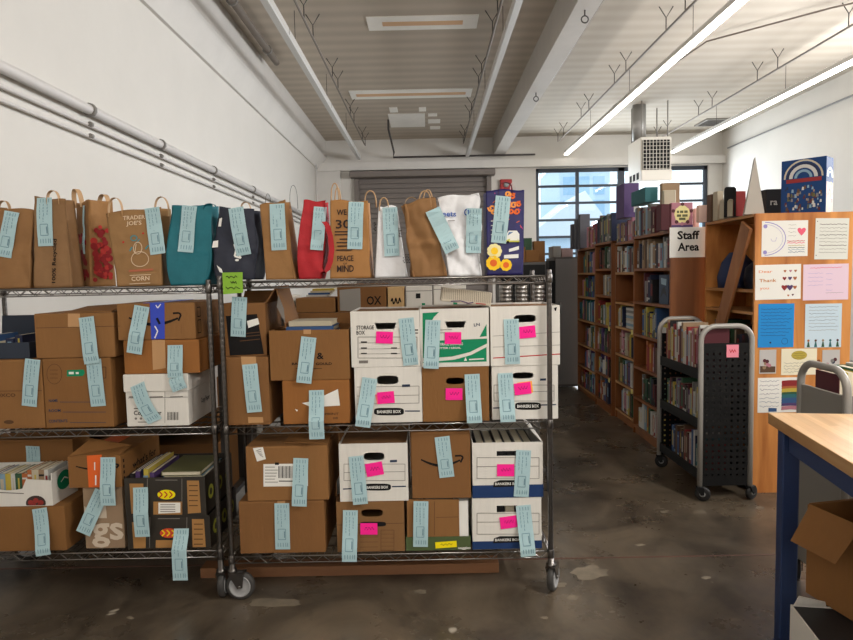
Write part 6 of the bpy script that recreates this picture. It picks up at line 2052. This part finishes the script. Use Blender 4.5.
# ------------------------------------------------------------------ books in the boxes
def flat(b, n, zloc, lx, ly, colors, where, group, t=(.012, .02), y0=.03, jit=.006):
    z = b.zb + zloc
    for k in range(n):
        th = RB.uniform(*t)
        w = RB.uniform(lx * .85, lx)
        c = colors[k % len(colors)]
        # thickness up: rotate about y, height along x
        book((b.X - w / 2 + RB.uniform(-jit, jit), b.yf + y0 + RB.uniform(0, jit), z + th), (th - .001, ly, w), (0, PI / 2, 0), c, '%s book lying flat, %s from the bottom of the pile in %s' % (c, ORD[k], where), group, 0)
        z += th + .001
flat(bR2, 10, .007, .23, .2, ['cream', 'blue', 'white', 'grey', 'cream', 'maroon', 'cream', 'navy', 'blue', 'cream'], 'the small-lettered open carton', 'books in the small-lettered carton', t=(.023, .026), y0=.05)
z = bTray.zb + .0065
x = bTray.X + bTray.w / 2 - .03
cs = ['white', 'tan', 'cream', 'orange', 'orange', 'green', 'white', 'yellow', 'light blue', 'purple', 'white']
for k, c in enumerate(cs):
    th = .02 + .012 * ((k * 7) % 3) / 2
    book((x - th, bTray.yf + .03, z), (th - .001, .15, bTray.h + (.012 if k < 4 else -.004) - .006), (0, 0, 0), c, '%s book, %s from the green-logo end of the white produce tray' % (c, ORD[k]), 'books in the produce tray')
    x -= th
z = bCr.zb + .0065
for k, c in enumerate(['grey', 'white', 'green', 'cream', 'yellow', 'blue', 'yellow', 'light blue', 'olive']):
    th = .021
    book((bCr.X + bCr.w / 2 - .212 + .004 * ((k * 3) % 4), bCr.yf + .02 + .012 * ((k * 5) % 3), z), (th - .0015, .185, .27), FLATROT, c, '%s picture book lying flat, %s from the bottom of the upper produce crate pile' % (c, ORD[k]), 'books in the produce crate')
    z += th + .0005
z = bCr.zb + .0065
x = bCr.X - bCr.w / 2 + .012
for k, c in enumerate(['black', 'purple', 'navy', 'yellow', 'purple']):
    th = .022
    book((x, bCr.yf + .03 + .012 * (k % 3), z), (th - .0015, .3, bCr.h + .004 + .02 * ((k * 5) % 4) / 3), (0, 0, 0), c, '%s picture book standing, %s from the tagged end of the upper produce crate' % (c, ORD[k]), 'books in the produce crate')
    x += th
z = bDark.zb + .0065
x = bDark.X + bDark.w / 2 - .01
for k, c in enumerate(['tan', 'navy', 'navy', 'cream', 'brown', 'blue', 'tan']):
    th = .036
    book((x - th, bDark.yf + .02 + .01 * (k % 2), z), (th - .0015, .2, bDark.h - .015 + .04 * ((k * 3) % 4) / 3), (0, 0, 0), c, '%s book, %s from the inner end of the dark crate at the cart end' % (c, ORD[k]), 'books in the dark crate')
    x -= th + .001
for b, nm in ((bS4a, 'lower'), (bS4b, 'upper')):
    z = b.zb + .0065
    x = b.X - b.w / 2 + .02
    for k in range(6):
        c = ['black', 'tan', 'black', 'cream', 'black', 'grey'][k] if nm == 'lower' else ['black', 'grey', 'black', 'black', 'grey', 'black'][k]
        th = .043
        book((x + .0, b.yf + .03, z), (th - .002, .3, b.h - .02 - .008 * (k % 2)), (0, 0, 0), c, '%s folder, %s along in the %s navy-banded file box' % (c, ORD[k], nm), 'folders in the %s navy-banded box' % nm, 0, 'folder', 'folder')
        x += th + .002

# ------------------------------------------------------------------ light
W = bpy.data.worlds.new('daylight')
SC.world = W
W.use_nodes = True
nt = W.node_tree
bg = nt.nodes['Background']
tc = nt.nodes.new('ShaderNodeTexCoord'); n = nt.nodes.new('ShaderNodeTexNoise'); n.inputs['Scale'].default_value = 5; n.inputs['Detail'].default_value = 4
r = nt.nodes.new('ShaderNodeValToRGB')
r.color_ramp.elements[0].color = lin((196, 226, 248)); r.color_ramp.elements[1].color = lin((250, 253, 255))
r.color_ramp.elements[0].position = .4; r.color_ramp.elements[1].position = .58
nt.links.new(tc.outputs['Generated'], n.inputs['Vector']); nt.links.new(n.outputs[0], r.inputs[0]); nt.links.new(r.outputs[0], bg.inputs[0])
bg.inputs[1].default_value = WORLD = 1.9

def area(name, loc, rot, sx, sy, power, col=(1, 1, 1)):
    l = bpy.data.lights.new(name, 'AREA')
    l.shape = 'RECTANGLE'; l.size = sx; l.size_y = sy; l.energy = power; l.color = col
    o = bpy.data.objects.new(name, l)
    COL.objects.link(o)
    o.location = loc; o.rotation_euler = rot
    return o
# fill lights added behind the camera and at the right wall; back window daylight
area('front_high_fill', (.6, YF + .1, 3.4), (R(122), 0, 0), 6.5, 1.3, 300, (1, .98, .95))  # added high fill; the front wall has no windows
area('back_window_daylight', ((WX0 + WX1) / 2, YB - .25, (WZ0 + WZ1) / 2), (R(-90), 0, 0), WX1 - WX0, WZ1 - WZ0, 210, (.86, .94, 1))
area('front_top_fill', (3.07, .3, 4.0), (0, 0, 0), .3, 1.6, 215, (1, .96, .9))  # added fill from above, no fixture hangs here
area('right_side_fill', (XR - .1, 6.2, 2.9), (0, R(100), 0), 1.8, 6.0, 640, (.97, .98, 1))  # added side fill; the right wall is solid

SC.view_settings.view_transform = 'Standard'
SC.view_settings.look = 'None'
SC.view_settings.exposure = 0
SC.view_settings.gamma = 1
SC.view_settings.use_curve_mapping = False
SC.cycles.max_bounces = 8
SC.cycles.diffuse_bounces = 4
